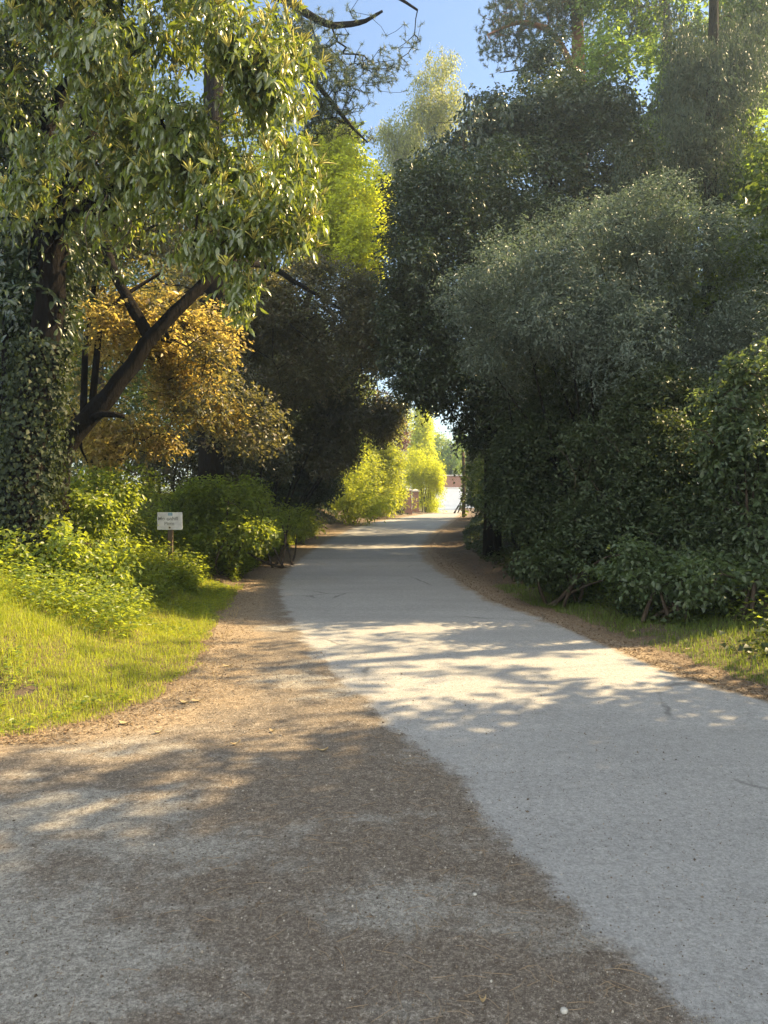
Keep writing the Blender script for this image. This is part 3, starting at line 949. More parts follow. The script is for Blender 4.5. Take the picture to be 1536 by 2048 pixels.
# big glossy leaved tree at the left front
b = foot(40, 9.3)
tk = [b + (0, 0, -.15), at(62, 900, 9.3), at(85, 700, 9.3), at(105, 520, 9.25), at(150, 330, 9.1), at(200, 150, 8.9), at(230, -60, 8.8)]
r_lau, Cl, Ol, tl1, tll = plant('laurel_tree', 'big glossy leaved tree with drooping leaves and pale yellow blossom spikes at left', 'tree', b, tk, [.23, .195, .18, .165, .14, .11, .06],
      [B(130, 10, 8.2, 200, 110, .9), B(400, 70, 7.8, 190, 120, .9), B(500, 230, 7.5, 130, 130, .8), B(400, 240, 7.7, 130, 130, .8), B(520, 380, 7.5, 110, 80, .6), B(555, 440, 7.5, 70, 60, .4), B(430, 330, 7.6, 110, 70, .6),
       B(485, 575, 7.5, 34, 55, .25), B(400, 490, 7.6, 50, 50, .3), B(250, 430, 8.2, 70, 60, .3), B(490, 470, 7.5, 75, 35, .35), B(300, -200, 8.2, 330, 150, 1.4), B(590, 330, 7.8, 60, 60, .5), B(180, 200, 8.2, 150, 90, .6), B(300, 150, 8.0, 160, 110, .7), B(560, 120, 7.8, 70, 110, .6), B(20, 60, 8.4, 120, 120, .8), B(340, 400, 8.0, 80, 60, .5), B(110, 220, 8.5, 130, 110, .5), B(90, 400, 8.7, 110, 90, .4), B(210, 330, 8.4, 110, 80, .5)],
      'laurel', 4300, 9, .108, .29, 300, bark='bark_dark', ntarget=330, rt=.005, detail=1, droop=.9, twig=1.8, curl=.2, shell=.1, thr=.0, f=2.4, twigs=2200, sag=.12, up=.8)
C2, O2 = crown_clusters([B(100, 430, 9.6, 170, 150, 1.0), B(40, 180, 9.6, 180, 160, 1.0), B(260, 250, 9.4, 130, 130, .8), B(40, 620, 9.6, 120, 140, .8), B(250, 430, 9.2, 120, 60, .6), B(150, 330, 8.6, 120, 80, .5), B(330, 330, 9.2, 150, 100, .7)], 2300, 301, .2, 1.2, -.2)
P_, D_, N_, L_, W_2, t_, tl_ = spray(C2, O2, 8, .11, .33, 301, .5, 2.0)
leaves('crown', P_, D_, N_, L_, W_2, M['laurel_dark'], r_lau, 1)['label'] = 'inner leaves behind the sunlit ones, shade painted into their dark colour'  # crown interior darkened by leaf colour to deepen its shade
mb = MB()
branches(mb, [at(105, 520, 9.25), at(60, 380, 9.3), at(90, 250, 9.3), at(150, 130, 9.2)], [.16, .13, .10, .04], C2[::20], 302, .004)
mb.build('limb', M['bark_dark'], r_lau, True)
mb = MB()
branches(mb, [at(100, 470, 9.2), at(190, 400, 8.8), at(260, 330, 8.5), at(300, 260, 8.2)], [.07, .055, .045, .02], C2[4::30], 303, .004)
mb.build('limb', M['bark_dark'], r_lau, True)
mb = MB()
for k, pts in enumerate([[at(40, 1060, 9.9), at(20, 850, 9.9), at(25, 620, 9.9), at(45, 420, 9.9)], [at(20, 1050, 9.4), at(-20, 820, 9.5), at(-25, 560, 9.5)]]):
    MB().tube(pts, [.16, .13, .12, .08][:len(pts)], 9, .06, k).build('trunk', M['bark_dark'], r_lau, True)
# hanging pale stems
rr = np.random.default_rng(12)
for px, py, ln in [(345, 310, 200), (215, 390, 130), (180, 420, 90), (335, 230, 120), (470, 470, 110), (505, 500, 90), (400, 430, 100), (262, 440, 60)]:
    p0 = at(px, py, 7.8)
    sw = rr.normal(size=2) * .05
    pts = [p0 + np.array([sw[0] * math.sin(i * .5) + sw[1] * i * .2, rr.normal() * .004, -ln / 9 * i * 7.8 / F]) for i in range(10)]
    MB().tube(pts, np.linspace(.007, .003, 10), 5).build('hanging_twig', M['bark'], r_lau, True)
ivy_on(r_lau, [b + (0, 0, 0), at(58, 900, 9.3), at(85, 680, 9.3)], [.30, .24, .22], 6500, 305, 'trunk_ivy', .048, .11)
ivy_on(r_lau, [b + (-.5, .3, 0), at(10, 980, 9.6), at(30, 900, 9.6)], [.3, .25, .15], 4500, 306, 'trunk_ivy', .05, .25)
# blossom spikes: upright curved tails at the tips of the sunlit sprays
rr = np.random.default_rng(31)
sel = np.where(Ol[:, 0] + .35 * rr.normal(size=len(Ol)) > -.2)[0]
sel = sel[rr.permutation(len(sel))[:900]]
V, T = [], []
for i in sel:
    tip = Cl[i] + tl1[i] * tll[i] * .55
    for q in range(rr.integers(5, 10)):
        d0 = nrm(np.array([rr.normal() * .35, rr.normal() * .35, .9]) + tl1[i] * .5)
        bend = np.array([rr.normal() * .4, rr.normal() * .4, -.25])
        ln = rr.uniform(.09, .18)
        pts = [tip + d0 * ln * s + bend * ln * s * s * .5 for s in (0, .35, .7, 1)]
        rad = [.003, .0080, .0075, .002]
        a = nrm(np.cross(d0, [0.3, .8, .1])); c = np.cross(d0, a)
        n0 = len(V)
        for p, rd in zip(pts, rad):
            for k in range(3):
                th = 2.094 * k
                V.append(p + (a * math.cos(th) + c * math.sin(th)) * rd)
        for s in range(3):
            for k in range(3):
                a0, a1 = n0 + s * 3 + k, n0 + s * 3 + (k + 1) % 3
                T += [(a0, a1, a1 + 3), (a0, a1 + 3, a0 + 3)]
tag(mesh_tris('blossom', np.array(V), np.array(T), M['flower'], r_lau), kind='stuff')


# ------------------------------------------------------------------ pines
def needles(name, tips, dirs, per, L, w, mat, parent, seed):
    r = np.random.default_rng(seed)
    n = len(tips)
    s = r.uniform(-.9, .1, size=(n, per, 1))
    base = tips[:, None] + dirs[:, None] * s * L * 1.6
    d = nrm(dirs[:, None] * .6 + r.normal(size=(n, per, 3)) * .6)
    sd = nrm(np.cross(d, r.normal(size=(n, per, 3))))
    ll = L * r.uniform(.7, 1.25, size=(n, per, 1))
    v = np.stack([base - sd * w, base + sd * w, base + d * ll], 2).reshape(-1, 3)
    return mesh_tris(name, v, np.arange(len(v)).reshape(-1, 3), mat, parent)


def pine(label, b, trunk, tr, limbs, blobs, n, per, L, w, seed, group=None, bark='bark_red', rt=.004, ntarget=300, zz=0.):
    root = empty('pine_tree', b, label, 'pine', group)
    C, O = crown_clusters(blobs, n, seed, .15, 1.5, -.2)
    r = np.random.default_rng(seed)
    dirs = nrm(O * .6 + r.normal(size=O.shape) * .5 + np.array([0, 0, zz]))
    needles('crown', C, dirs, per, L, w, M['pine'], root, seed)
    mb = MB()
    branches(mb, trunk, tr, None, seed, sides=12)
    mb.build('trunk', M[bark], root, True)
    tg = C[r.permutation(n)[:ntarget]]
    near = np.argmin(np.stack([np.min(np.linalg.norm(tg[:, None] - np.array(s[0])[None], axis=2), axis=1) for s in limbs]), axis=0)
    for k, (lp, lr) in enumerate(limbs):
        m2 = MB()
        branches(m2, lp, lr, tg[near == k], seed + 20 + k, rt, sides=8, sag=-.02)
        m2.build('limb', M[bark if lr[0] > .09 else 'bark_dark'], root, True)
    return root


b = foot(420, 15.5)
pine('pine with sparse bare twigs hanging into the sky gap above the lane', b, [b, at(420, 700, 15.5), at(425, 200, 15.5), at(440, -500, 15.5)], [.26, .24, .20, .12],
     [([at(430, -60, 15.5), at(560, -10, 14.6), at(650, 52, 14), at(720, 48, 13.8), at(765, 22, 13.6)], [.11, .085, .065, .045, .02]),
      ([at(430, -150, 15.5), at(600, -120, 14.5), at(740, -40, 14), at(835, 20, 13.8)], [.10, .08, .05, .02]),
      ([at(425, 120, 15.5), at(540, 90, 14.8), at(620, 150, 14.3), at(690, 240, 14), at(735, 285, 13.9)], [.09, .07, .05, .035, .015])],
     [B(690, 110, 14, 130, 70, .8), B(770, 60, 13.8, 90, 80, .9), B(650, 190, 14.2, 80, 60, .7), B(820, 60, 13.8, 30, 70, .5), B(700, 215, 14, 60, 60, .5), B(610, 60, 14.4, 70, 90, .6), B(760, 120, 14, 80, 70, .6), B(640, 250, 14.3, 70, 40, .5), B(720, -60, 14, 150, 60, .8), B(730, 270, 14, 28, 24, .3)],
     1250, 30, .085, .0042, 400, bark='bark_dark', rt=.0038, ntarget=1250)

b = foot(1165, 26)
pine('tall pine with reddish forked limbs rising above the dark evergreen on the right', b, [b, at(1165, 600, 26), at(1160, 250, 26), at(1155, 120, 26), at(1150, -250, 26)], [.34, .30, .25, .22, .10],
     [([at(1160, 170, 26), at(1110, 60, 25.6), at(1040, 40, 25.3), at(975, 70, 25)], [.13, .10, .07, .03]),
      ([at(1160, 190, 26), at(1200, 120, 25.6), at(1260, 80, 25.6), at(1330, 20, 25.4)], [.12, .10, .07, .03]),
      ([at(1155, 20, 26), at(1080, -40, 25.6), at(990, -20, 25.2)], [.10, .08, .03]),
      ([at(1160, 120, 26), at(1100, 130, 25.8), at(1040, 140, 25.4), at(1000, 145, 25.2)], [.07, .05, .03, .012])],
     [B(1010, 55, 25.2, 60, 60, 1.4), B(1060, 0, 25.4, 90, 60, 1.6), B(985, 130, 25.2, 34, 50, .9), B(1150, 10, 25.5, 110, 60, 1.6), B(1290, 20, 25.4, 80, 60, 1.5), B(1050, 110, 25.3, 70, 40, 1.1), B(1230, 90, 25.5, 60, 40, 1.0), B(1080, -150, 25.4, 160, 90, 2)],
     2600, 40, .12, .008, 410, rt=.006, ntarget=900)

# ------------------------------------------------------------------ birch
b = foot(990, 39)
plant('birch_tree', 'tall pale birch with weeping yellow green twigs against the blue sky', 'tree', b, [b, at(960, 700, 39), at(885, 320, 39), at(884, 100, 39)], [.20, .17, .11, .02],
      [B(890, 150, 39, 34, 55, 1.0), B(870, 230, 39, 62, 60, 1.4), B(830, 270, 39, 60, 70, 1.4), B(920, 260, 39, 50, 70, 1.4), B(800, 330, 39, 46, 80, 1.2), B(860, 350, 39, 90, 80, 1.6)], 'birch', 4200, 9, .095, .6, 420,
      bark='bark_birch', droop=1.4, twig=9., shell=.1, ntarget=260, rt=.006, thr=-.1, sag=.2, twigs=1500)

# ------------------------------------------------------------------ right side
b = foot(985, 17.5)
plant('evergreen_tree', 'dark evergreen tree arching over the right half of the lane', 'tree', b, [b, at(990, 850, 17.5), at(960, 640, 17.2), at(930, 420, 17)], [.22, .19, .14, .05],
      [B(930, 600, 17, 120, 150, 1.5), B(860, 520, 17, 100, 130, 1.3), B(950, 400, 17.5, 130, 120, 1.5), B(845, 680, 17, 75, 100, 1.1), B(920, 760, 17, 90, 80, 1.2), B(870, 390, 17.3, 80, 60, 1.1), B(1010, 780, 17, 80, 80, 1.2), B(1050, 930, 17, 50, 90, .9), B(840, 770, 17, 50, 30, .8), B(800, 640, 17, 40, 80, .7), B(950, 850, 17.5, 40, 50, .8), B(1010, 960, 18, 24, 60, .6)],
      'laurel_dark', 12500, 8, .095, .45, 500, bark='bark_dark', ntarget=320, thr=-.3)
b = foot(995, 21)
plant('laurel_tree', 'upright broad leaved tree with dark hanging leaves beside the birch', 'tree', b, [b, at(975, 700, 21), at(935, 420, 21), at(925, 270, 21)], [.18, .15, .09, .03],
      [B(890, 330, 21, 70, 60, 1.2), B(950, 270, 21, 55, 60, 1.2), B(840, 350, 21, 50, 40, .8), B(960, 340, 21, 60, 60, 1.2)], 'laurel_dark', 900, 9, .16, .34, 501, droop=.8, twig=2.2, ntarget=100, detail=1)
b = foot(1110, 22)
plant('ivy_covered_oak', 'broad dark tree choked with ivy below the red limbed pine', 'tree', b, [b, at(1110, 700, 22), at(1100, 400, 22), at(1090, 200, 22)], [.32, .28, .2, .06],
      [B(1080, 260, 22, 130, 90, 2.0), B(1050, 370, 21.5, 140, 100, 2.0), B(1180, 330, 22, 140, 110, 2.0), B(1010, 250, 22, 60, 80, 1.3), B(1090, 170, 22, 60, 70, 1.3), B(1160, 230, 22, 100, 70, 1.6), B(1250, 380, 22, 110, 90, 1.8), B(1150, 520, 22, 200, 120, 2)], 'laurel_dark', 12000, 8, .11, .5, 510, bark='bark_dark', ntarget=300, thr=-.4)
b = foot(1350, 24)
plant('lime_tree', 'sunlit bright green broad leaved tree at the upper right edge', 'tree', b, [b, at(1350, 700, 24), at(1340, 300, 24), at(1330, -100, 24)], [.3, .26, .18, .06],
      [B(1290, 200, 24, 110, 100, 2.0), B(1250, 110, 24.5, 90, 80, 1.8), B(1330, 330, 23.5, 120, 110, 2), B(1480, 420, 23, 130, 160, 2), B(1520, 240, 23, 110, 160, 2), B(1430, 120, 24, 130, 120, 2), B(1300, -40, 24, 160, 90, 2), B(1530, 600, 22, 110, 120, 1.8), B(1560, 20, 23, 120, 160, 2)], 'lime', 9000, 8, .135, .65, 520, ntarget=340, thr=-.05, flat=.5, f=1.2)
b = foot(1420, 18.5)
plant('cypress_tree', 'dark drooping conifer hanging in front of the bright green tree at right', 'conifer', b, [b, at(1420, 600, 18.5), at(1425, 150, 18.5), at(1430, -300, 18.5)], [.24, .2, .14, .05],
      [B(1410, 60, 18.5, 80, 130, 1.2), B(1400, 200, 18.3, 90, 110, 1.2), B(1350, 310, 18, 110, 60, 1.0), B(1430, 330, 18.3, 80, 90, 1.1), B(1470, 120, 18.6, 70, 140, 1.1), B(1290, 360, 18, 60, 40, .8), B(1430, -150, 18.5, 100, 120, 1.2)], 'conifer', 6500, 12, .095, .22, 530, bark='bark_dark', droop=1.2, twig=5., ntarget=240, thr=-.2)

# the big grey green bush
bush('grey_green_bush', 'huge domed grey green bush with tiny leaves on the right bank', 'shrub', 1190, 13.5,
     [B(1200, 540, 13.2, 230, 130, 1.7), B(1040, 610, 13.0, 130, 110, 1.3), B(1370, 600, 13.2, 150, 150, 1.6), B(1300, 720, 12.4, 180, 130, 1.3), B(1120, 640, 12.6, 160, 80, 1.1), B(1420, 760, 12.6, 120, 150, 1.3), B(1000, 690, 13.4, 90, 80, 1.0), B(1250, 470, 13.4, 130, 70, 1.2)],
     'grey', 17000, 9, .053, .36, 540, bark='bark_dark', nst=14, ntarget=420, thr=-.4, rt=.0035, shell=.5, f=2.2, twig=6)
bush('ivy_thicket', 'dark thicket of ivy and dead stems under the domed grey green bush', 'shrub', 1080, 14.5,
     [B(1070, 850, 15, 90, 130, 1.0), B(1030, 960, 16, 50, 90, .9), B(1060, 990, 14.3, 110, 80, .9), B(1160, 880, 15.2, 90, 170, .9), B(1150, 1050, 13.6, 120, 50, .7), B(1120, 760, 14.2, 130, 80, .8), B(1010, 800, 14.2, 80, 90, .6), B(1200, 850, 13.6, 90, 90, .6), B(1090, 900, 13.8, 100, 90, .6), B(1230, 760, 13.4, 110, 70, .6)], 'ivy', 12500, 8, .066, .6, 541, bark='bark_dark', nst=12, ntarget=200, thr=-.3)
bush('nettle_thicket', 'tall dull green thicket between the domed bush and the sunlit elder', 'shrub', 1300, 11.2,
     [B(1280, 900, 11.5, 120, 110, .8), B(1350, 960, 11.0, 130, 110, .8), B(1240, 1000, 11.3, 110, 80, .7), B(1320, 820, 11.8, 110, 90, .8), B(1200, 1060, 11.2, 100, 60, .6), B(1420, 1050, 10.2, 130, 80, .7)], 'ivy', 8000, 8, .062, .5, 542, nst=12, ntarget=160, thr=-.4)
bush('elder_bush', 'broad leaved elder bush catching the sun at the right edge', 'shrub', 1520, 9.9,
     [B(1480, 810, 9.9, 70, 75, .6), B(1540, 760, 9.9, 90, 90, .7), B(1480, 900, 9.8, 75, 85, .6), B(1540, 950, 9.8, 110, 110, .6), B(1640, 850, 9.9, 130, 180, .8), B(1490, 1040, 9.8, 100, 80, .6), B(1580, 1060, 9.8, 110, 90, .6)], 'elder', 3000, 8, .078, .46, 543, nst=12, ntarget=260, f=2.8, shell=.15, thr=-.02, twigs=800, droop=.35, detail=1)
for k, (px, d, bl, lab, mt) in enumerate([
        (1120, 11.2, [B(1120, 1120, 11.2, 90, 40, .5), B(1200, 1130, 10.6, 90, 40, .5)], 'low nettle clump on the right bank under the ivy thicket', 'ivy'),
        (1330, 9.4, [B(1310, 1140, 9.6, 100, 50, .5), B(1400, 1160, 9.2, 90, 50, .5)], 'low nettle clump on the right bank before the tall thicket', 'elder'),
        (1490, 9.1, [B(1490, 1130, 9.5, 60, 40, .3), B(1560, 1115, 9.6, 70, 50, .3)], 'low nettle clump at the foot of the sunlit elder bush', 'elder')]):
    bush('nettle_clump', lab, 'nettles', px, d, bl, mt, 620, 7, .07, .6, 550 + k, nst=6, ntarget=40, group='nettle clumps on the right bank', flat=.5, thr=-.5)

# woodland behind the right bank
for k, (px, d, bl, lab) in enumerate([
        (1060, 27, [B(1050, 700, 27, 130, 220, 2.2), B(1020, 900, 27, 120, 120, 2.0), B(1150, 860, 26, 130, 160, 2)], 'green woodland tree behind the dark arching evergreen'),
        (1300, 21, [B(1290, 620, 21, 170, 160, 2), B(1330, 850, 20, 180, 160, 2), B(1450, 720, 21, 130, 200, 2)], 'green woodland tree behind the domed grey green bush')]):
    b = foot(px, d)
    plant('woodland_tree', lab, 'tree', b, [b, at(px + 10, 800, d), at(px - 20, 560, d)], [.22, .16, .06], bl, 'wood', 4200, 8, .13, .55, 560 + k, group='woodland trees behind the right bank', ntarget=120)


def wood_tree(label, px, d, h, r_, seed, leaf='wood', group='trees closing the view along the lane', n=3200, L=.16):
    b = foot(px, d)
    k = np.array([b[0], d, b[2]])
    bl = [(k[0], d, k[2] + h * .28, r_, r_ * .9, h * .30), (k[0] + .3, d, k[2] + h * .60, r_ * .9, r_ * .9, h * .26), (k[0] - .3, d, k[2] + h * .82, r_ * .6, r_ * .6, h * .18)]
    plant('woodland_tree', label, 'tree', b, [b, b + (0, 0, h * .45), b + (.2, 0, h * .9)], [.24, .17, .05], bl, leaf, n, 8, L, .6, seed, group=group, ntarget=110, thr=-.5, shell=.3)


for k, a in enumerate([
        ('tall green tree behind the tall hedge on the left of the far lane', 690, 55, 11, 4.0, 'hedge'),
        ('green tree above the far hedge, just left of the purple tree', 610, 48, 12, 4.0, 'wood'),
        ('broad green tree far behind the gate pillars', 800, 92, 12, 5.0, 'hedge'),
        ('green tree far behind the garage roof at its right end', 990, 96, 12, 5.0, 'wood'),
        ('dark green tree beside the lane beyond the arching evergreen', 1085, 40, 7, 2.6, 'laurel_dark'),
        ('green tree right of the far pole, deep in the wood', 1170, 38, 8, 3.4, 'wood'),
        ('green tree deep in the wood behind the red limbed pine', 1230, 37, 15, 4.0, 'wood'),
        ('green tree deep in the wood behind the drooping conifer', 1440, 30, 15, 4.0, 'lime'),
        ('green tree at the right edge behind the sunlit elder', 1600, 19, 10, 3.0, 'lime'),
        ('green tree deep in the wood behind the leaning dark trunk', 300, 38, 14, 5.0, 'wood'),
        ('green tree deep in the wood behind the copper leaves', 480, 42, 13, 4.6, 'wood'),
        ('green tree deep in the wood beyond the ivied trunk', 60, 34, 15, 5.0, 'wood'),
        ('tree overhanging the right bank beyond the frame edge', 1750, 15.5, 9, 2.4, 'wood')]):
    wood_tree(a[0], a[1], a[2], a[3], a[4], 700 + k, a[5])

# roadside trees to the right of the camera, outside the frame: their shade lies over the junction
def plain_tree(label, x, y, h, rx, ry, seed, z0=2.2, n=2600):
    b = np.array([x, y, gz(x, y)])
    bl = [(x, y, z0 + (h - z0) * .30, rx, ry, (h - z0) * .32), (x + .4, y, z0 + (h - z0) * .62, rx * .95, ry, (h - z0) * .32), (x - .2, y, z0 + (h - z0) * .85, rx * .7, ry * .8, (h - z0) * .2)]
    plant('roadside_tree', label, 'tree', b, [b, b + (0, 0, h * .4), b + (.2, .1, h * .85)], [.28, .22, .06], bl, 'wood', n, 8, .17, .6, seed, group='trees shading the junction', ntarget=140, thr=-.5, shell=.2)


plain_tree('roadside tree nearest the sunlit strip, beyond the right edge', 8.2, 5.75, 13.5, 2.6, 2.5, 600, 1.6, 3600)
plain_tree('roadside tree in the middle of the row right of the junction', 8.4, 2.0, 14, 2.9, 2.8, 601, 1.6, 3600)
plain_tree('roadside tree at the near end of the row right of the junction', 8.2, -2.4, 13, 2.8, 2.8, 602, 1.6, 3000)
plain_tree('roadside tree standing behind the row right of the junction', 12.2, 5.2, 17, 2.8, 3.0, 603, 3, 3000)

plain_tree('small thin crowned tree added unseen beyond the right edge to stripe the lane with shade', 8.0, 13.5, 8.2, 2.1, 1.75, 604, .9, 2300)  # unseen tree, added and shaped to throw striped shade on the lane

plain_tree('slight open crowned tree added unseen right of the junction to break the sunlit strip', 9.6, 10.6, 10.4, 1.9, 1.8, 605, 6.6, 100)  # unseen sparse crown, added only to dapple the sunlit strip

# ------------------------------------------------------------------ sign
sb = on_ground(340, 1148)
sd = sb[1]
S = sd / F
root = empty('name_sign', sb, 'small weathered white name sign on a dark wooden post in the left verge', 'sign')
pt = at(340, 1025, sd)
MB().box((sb[0], sd + .03, (sb[2] - .1 + pt[2]) / 2), (9.0 * S, 7 * S, pt[2] - sb[2] + .1 - .01)).build('post', M['post'], root)
cx_, cz_ = at(340, 1042, sd)[0], at(340, 1042, sd)[2]
pw, ph = 50 * S, 35 * S
yf = sd + .03 - 3.5 * S - .008
M['sign'] = noise_mat('weathered_white_panel', [(.3, (.42, .42, .42)), (.55, (.56, .56, .55)), (.75, (.64, .63, .61))], 9, 6, .5, .05)
M['ink'] = noise_mat('faded_black_ink', [(.35, (.05, .05, .05)), (.6, (.20, .20, .20))], 12, 4, .7, 0)
M['ink_faint'] = noise_mat('very_faded_ink', [(.35, (.14, .14, .14)), (.6, (.32, .32, .32))], 12, 4, .7, 0)
M['blue'] = noise_mat('faded_blue_patch', [(.3, (.12, .24, .34)), (.7, (.30, .40, .46))], 30, 5, .6, 0)
pn = MB().box((cx_, yf, cz_), (pw, .012, ph)).build('panel', M['sign'], root)
MB().box((cx_ + .02 * pw, yf - .0075, cz_ + .39 * ph), (.18 * pw, .002, .17 * ph)).build('faded_patch', M['blue'], root)
bt = MB()
bt.tube([(cx_, yf - .012, cz_ - .38 * ph), (cx_, yf - .005, cz_ - .38 * ph)], [.05 * ph, .06 * ph], 12)
bt.build('bolt', M['post'], root)
bt = MB()
bt.tube([(cx_, yf - .0095, cz_ - .38 * ph), (cx_, yf - .0055, cz_ - .38 * ph)], [.10 * ph, .11 * ph], 16)
bt.build('washer', M['coping'], root)


def lettering(txt, x, z, size, m, shear=0.):
    c = bpy.data.curves.new('lettering', 'FONT')
    c.body = txt; c.size = size; c.align_x = 'CENTER'; c.align_y = 'CENTER'; c.extrude = .0008; c.offset = size * .012; c.shear = shear
    c.materials.append(m)
    o = bpy.data.objects.new('lettering', c)
    COL.objects.link(o)
    o.parent = root
    o.location = (x - root.location.x, yf - .0075 - root.location.y, z - root.location.z)
    o.rotation_euler = (R(90), 0, 0)
    bpy.context.view_layer.update()
    me = bpy.data.meshes.new_from_object(o.evaluated_get(bpy.context.evaluated_depsgraph_get()))
    n_ = bpy.data.objects.new('lettering', me)
    n_.parent, n_.location, n_.rotation_euler = root, o.location, o.rotation_euler
    bpy.data.objects.remove(o)
    n_.name = 'lettering'
    COL.objects.link(n_)


lettering('Mo', cx_ - .335 * pw, cz_ + .13 * ph, .30 * ph, M['ink_faint'])
lettering('onhill', cx_ + .105 * pw, cz_ + .13 * ph, .30 * ph, M['ink'])
lettering('Place', cx_ - .02 * pw, cz_ - .15 * ph, .28 * ph, M['ink_faint'])


# ------------------------------------------------------------------ grass
def grass(name, pts, hmin, hmax, w, seed, mat='grass'):
    r = np.random.default_rng(seed)
    n = len(pts)
    h = r.uniform(hmin, hmax)
    th = r.uniform(0, 6.283, n)
    lean = r.uniform(.1, .9, n)
    dx = np.stack([np.cos(th), np.sin(th), 0 * th], 1)
    sd_ = np.stack([-np.sin(th + r.normal(size=n) * .8), np.cos(th), 0 * th], 1)
    sd_ = nrm(sd_) * (w * r.uniform(.6, 1.3, n))[:, None]
    up = np.array([0, 0, 1.0])
    m1 = pts + up * (h * .55)[:, None] + dx * (h * lean * .22)[:, None]
    m2 = pts + up * (h * (1 - .35 * lean))[:, None] + dx * (h * lean * .75)[:, None]
    V = np.stack([pts - sd_, pts + sd_, m1 + sd_ * .7, m1 - sd_ * .7, m2], 1).reshape(-1, 3)
    t = np.array([[0, 1, 2], [0, 2, 3], [3, 2, 4]])
    T = (t[None] + (np.arange(n) * 5)[:, None, None]).reshape(-1, 3)
    return tag(mesh_tris(name, V, T, M[mat]), kind='stuff')


r = np.random.default_rng(77)
n = 640000
gxp = r.uniform(-9, 0, n); gyp = r.uniform(4.6, 14, n)
xv = x_verge(gyp)
dv_ = np.where(gxp < xv, dist_poly(gxp, gyp, PV), 0)
q = np.stack([gxp, gyp, 0 * gxp], 1)
pn_ = vnoise(q, 2.5, 8); p2 = vnoise(q, 7, 9)
keep = (gxp < xv) & (dv_ > .05 + .10 * (p2 + 1)) & (r.uniform(size=n) < sst((dv_ + .05) / .5)) & (np.abs(gxp) / gyp < .62) & (p2 + pn_ > -1.9)
keep &= (gyp < 13.2 - .25 * (gxp + 3) + .8 * pn_)
gxp, gyp, dv_, pn_ = gxp[keep], gyp[keep], dv_[keep], pn_[keep]
pts = np.stack([gxp, gyp, ground_z(gxp, gyp)], 1)
tall = sst((dv_ - .8) / 2.2) * (.6 + .4 * pn_)
tuft = (.75 + .35 * vnoise(pts, 9, 40) + .25 * vnoise(pts, 3.3, 41)).clip(.3, 1.6)
hmx = (.05 + .26 * tall.clip(0)) * tuft + .14 * (r.uniform(size=len(tuft)) < .03)
grass('grass', pts, .4 * hmx, hmx + .02, .0020, 78)
# broad leaved weeds among the grass
k = r.uniform(size=len(pts)) < .022
k &= vnoise(pts, 3.0, 47) > -.2
wp = np.repeat(pts[k], 4, 0) + r.normal(size=(k.sum() * 4, 3)) * np.array([.02, .02, .012])
wp[:, 2] += .02 + .45 * np.repeat(hmx[k], 4)
th = r.uniform(0, 6.283, len(wp))
tag(leaves('weeds', wp, np.stack([np.cos(th), np.sin(th), .25 + 0 * th], 1), nrm(np.array([0, 0, 1.0]) + .4 * r.normal(size=wp.shape)), .045 * r.uniform(.5, 1.4, len(wp)), .024 * r.uniform(.6, 1.3, len(wp)), M['bramble']), kind='stuff')
yy = r.uniform(7.6, 12.5, 26000); xx = x_verge(yy) - .9 - np.abs(r.normal(size=26000)) * 2.2
k = (vnoise(np.stack([xx, yy, 0 * xx], 1), 2.2, 61) - .5 * (9.0 - yy).clip(0) > -.25)
zz = ground_z(xx[k], yy[k])
wp = np.stack([xx[k], yy[k], zz + .05 + .30 * r.uniform(size=k.sum()) ** 1.5], 1)
th = r.uniform(0, 6.283, len(wp))
tag(leaves('weeds', wp, np.stack([np.cos(th), np.sin(th), .2 * r.normal(size=len(wp))], 1), nrm(np.array([0, 0, 1.0]) + .5 * r.normal(size=wp.shape)), .055 * r.uniform(.5, 1.5, len(wp)), .032 * r.uniform(.6, 1.3, len(wp)), M['bramble']), kind='stuff')
# dry straw along the worn edge
n = 26000
gxp = r.uniform(-6, 0, n); gyp = r.uniform(4.6, 11, n)
dv2 = np.where(gxp < x_verge(gyp), dist_poly(gxp, gyp, PV), -dist_poly(gxp, gyp, PV))
k = (dv2 > -.10) & (np.abs(r.normal(size=n)) * .28 > dv2 - .05) & (np.abs(gxp) / gyp < .62) & (vnoise(np.stack([gxp, gyp, 0 * gxp], 1), 5, 43) > -.3)
pts = np.stack([gxp[k], gyp[k], ground_z(gxp[k], gyp[k]) + .004], 1)
grass('dry_grass', pts, .01 + 0 * pts[:, 0], .05 + 0 * pts[:, 0], .002, 80, 'straw_blade')
n = 130000
gxp = r.uniform(1.5, 7, n); gyp = r.uniform(5.2, 13.5, n)
xr2 = x_right(gyp)
dr2 = np.where(gxp > xr2, dist_poly(gxp, gyp, PR), 0)
q = np.stack([gxp, gyp, 0 * gxp], 1)
pn_ = vnoise(q, 2.5, 18); p2 = vnoise(q, 6, 19)
keep = (gxp > xr2) & (dr2 > .32 + .10 * p2) & (dr2 < 2.0 + .3 * pn_) & (r.uniform(size=n) < .75) & (p2 > -.6) & (gxp / gyp < .62)
gxp, gyp, dr2 = gxp[keep], gyp[keep], dr2[keep]
pts = np.stack([gxp, gyp, ground_z(gxp, gyp)], 1)
grass('grass', pts, .02 + 0 * dr2, .06 + .05 * dr2.clip(0, 1.2) + .10 * (r.uniform(size=len(dr2)) < .05), .0026, 79, 'shade_painted_grass')


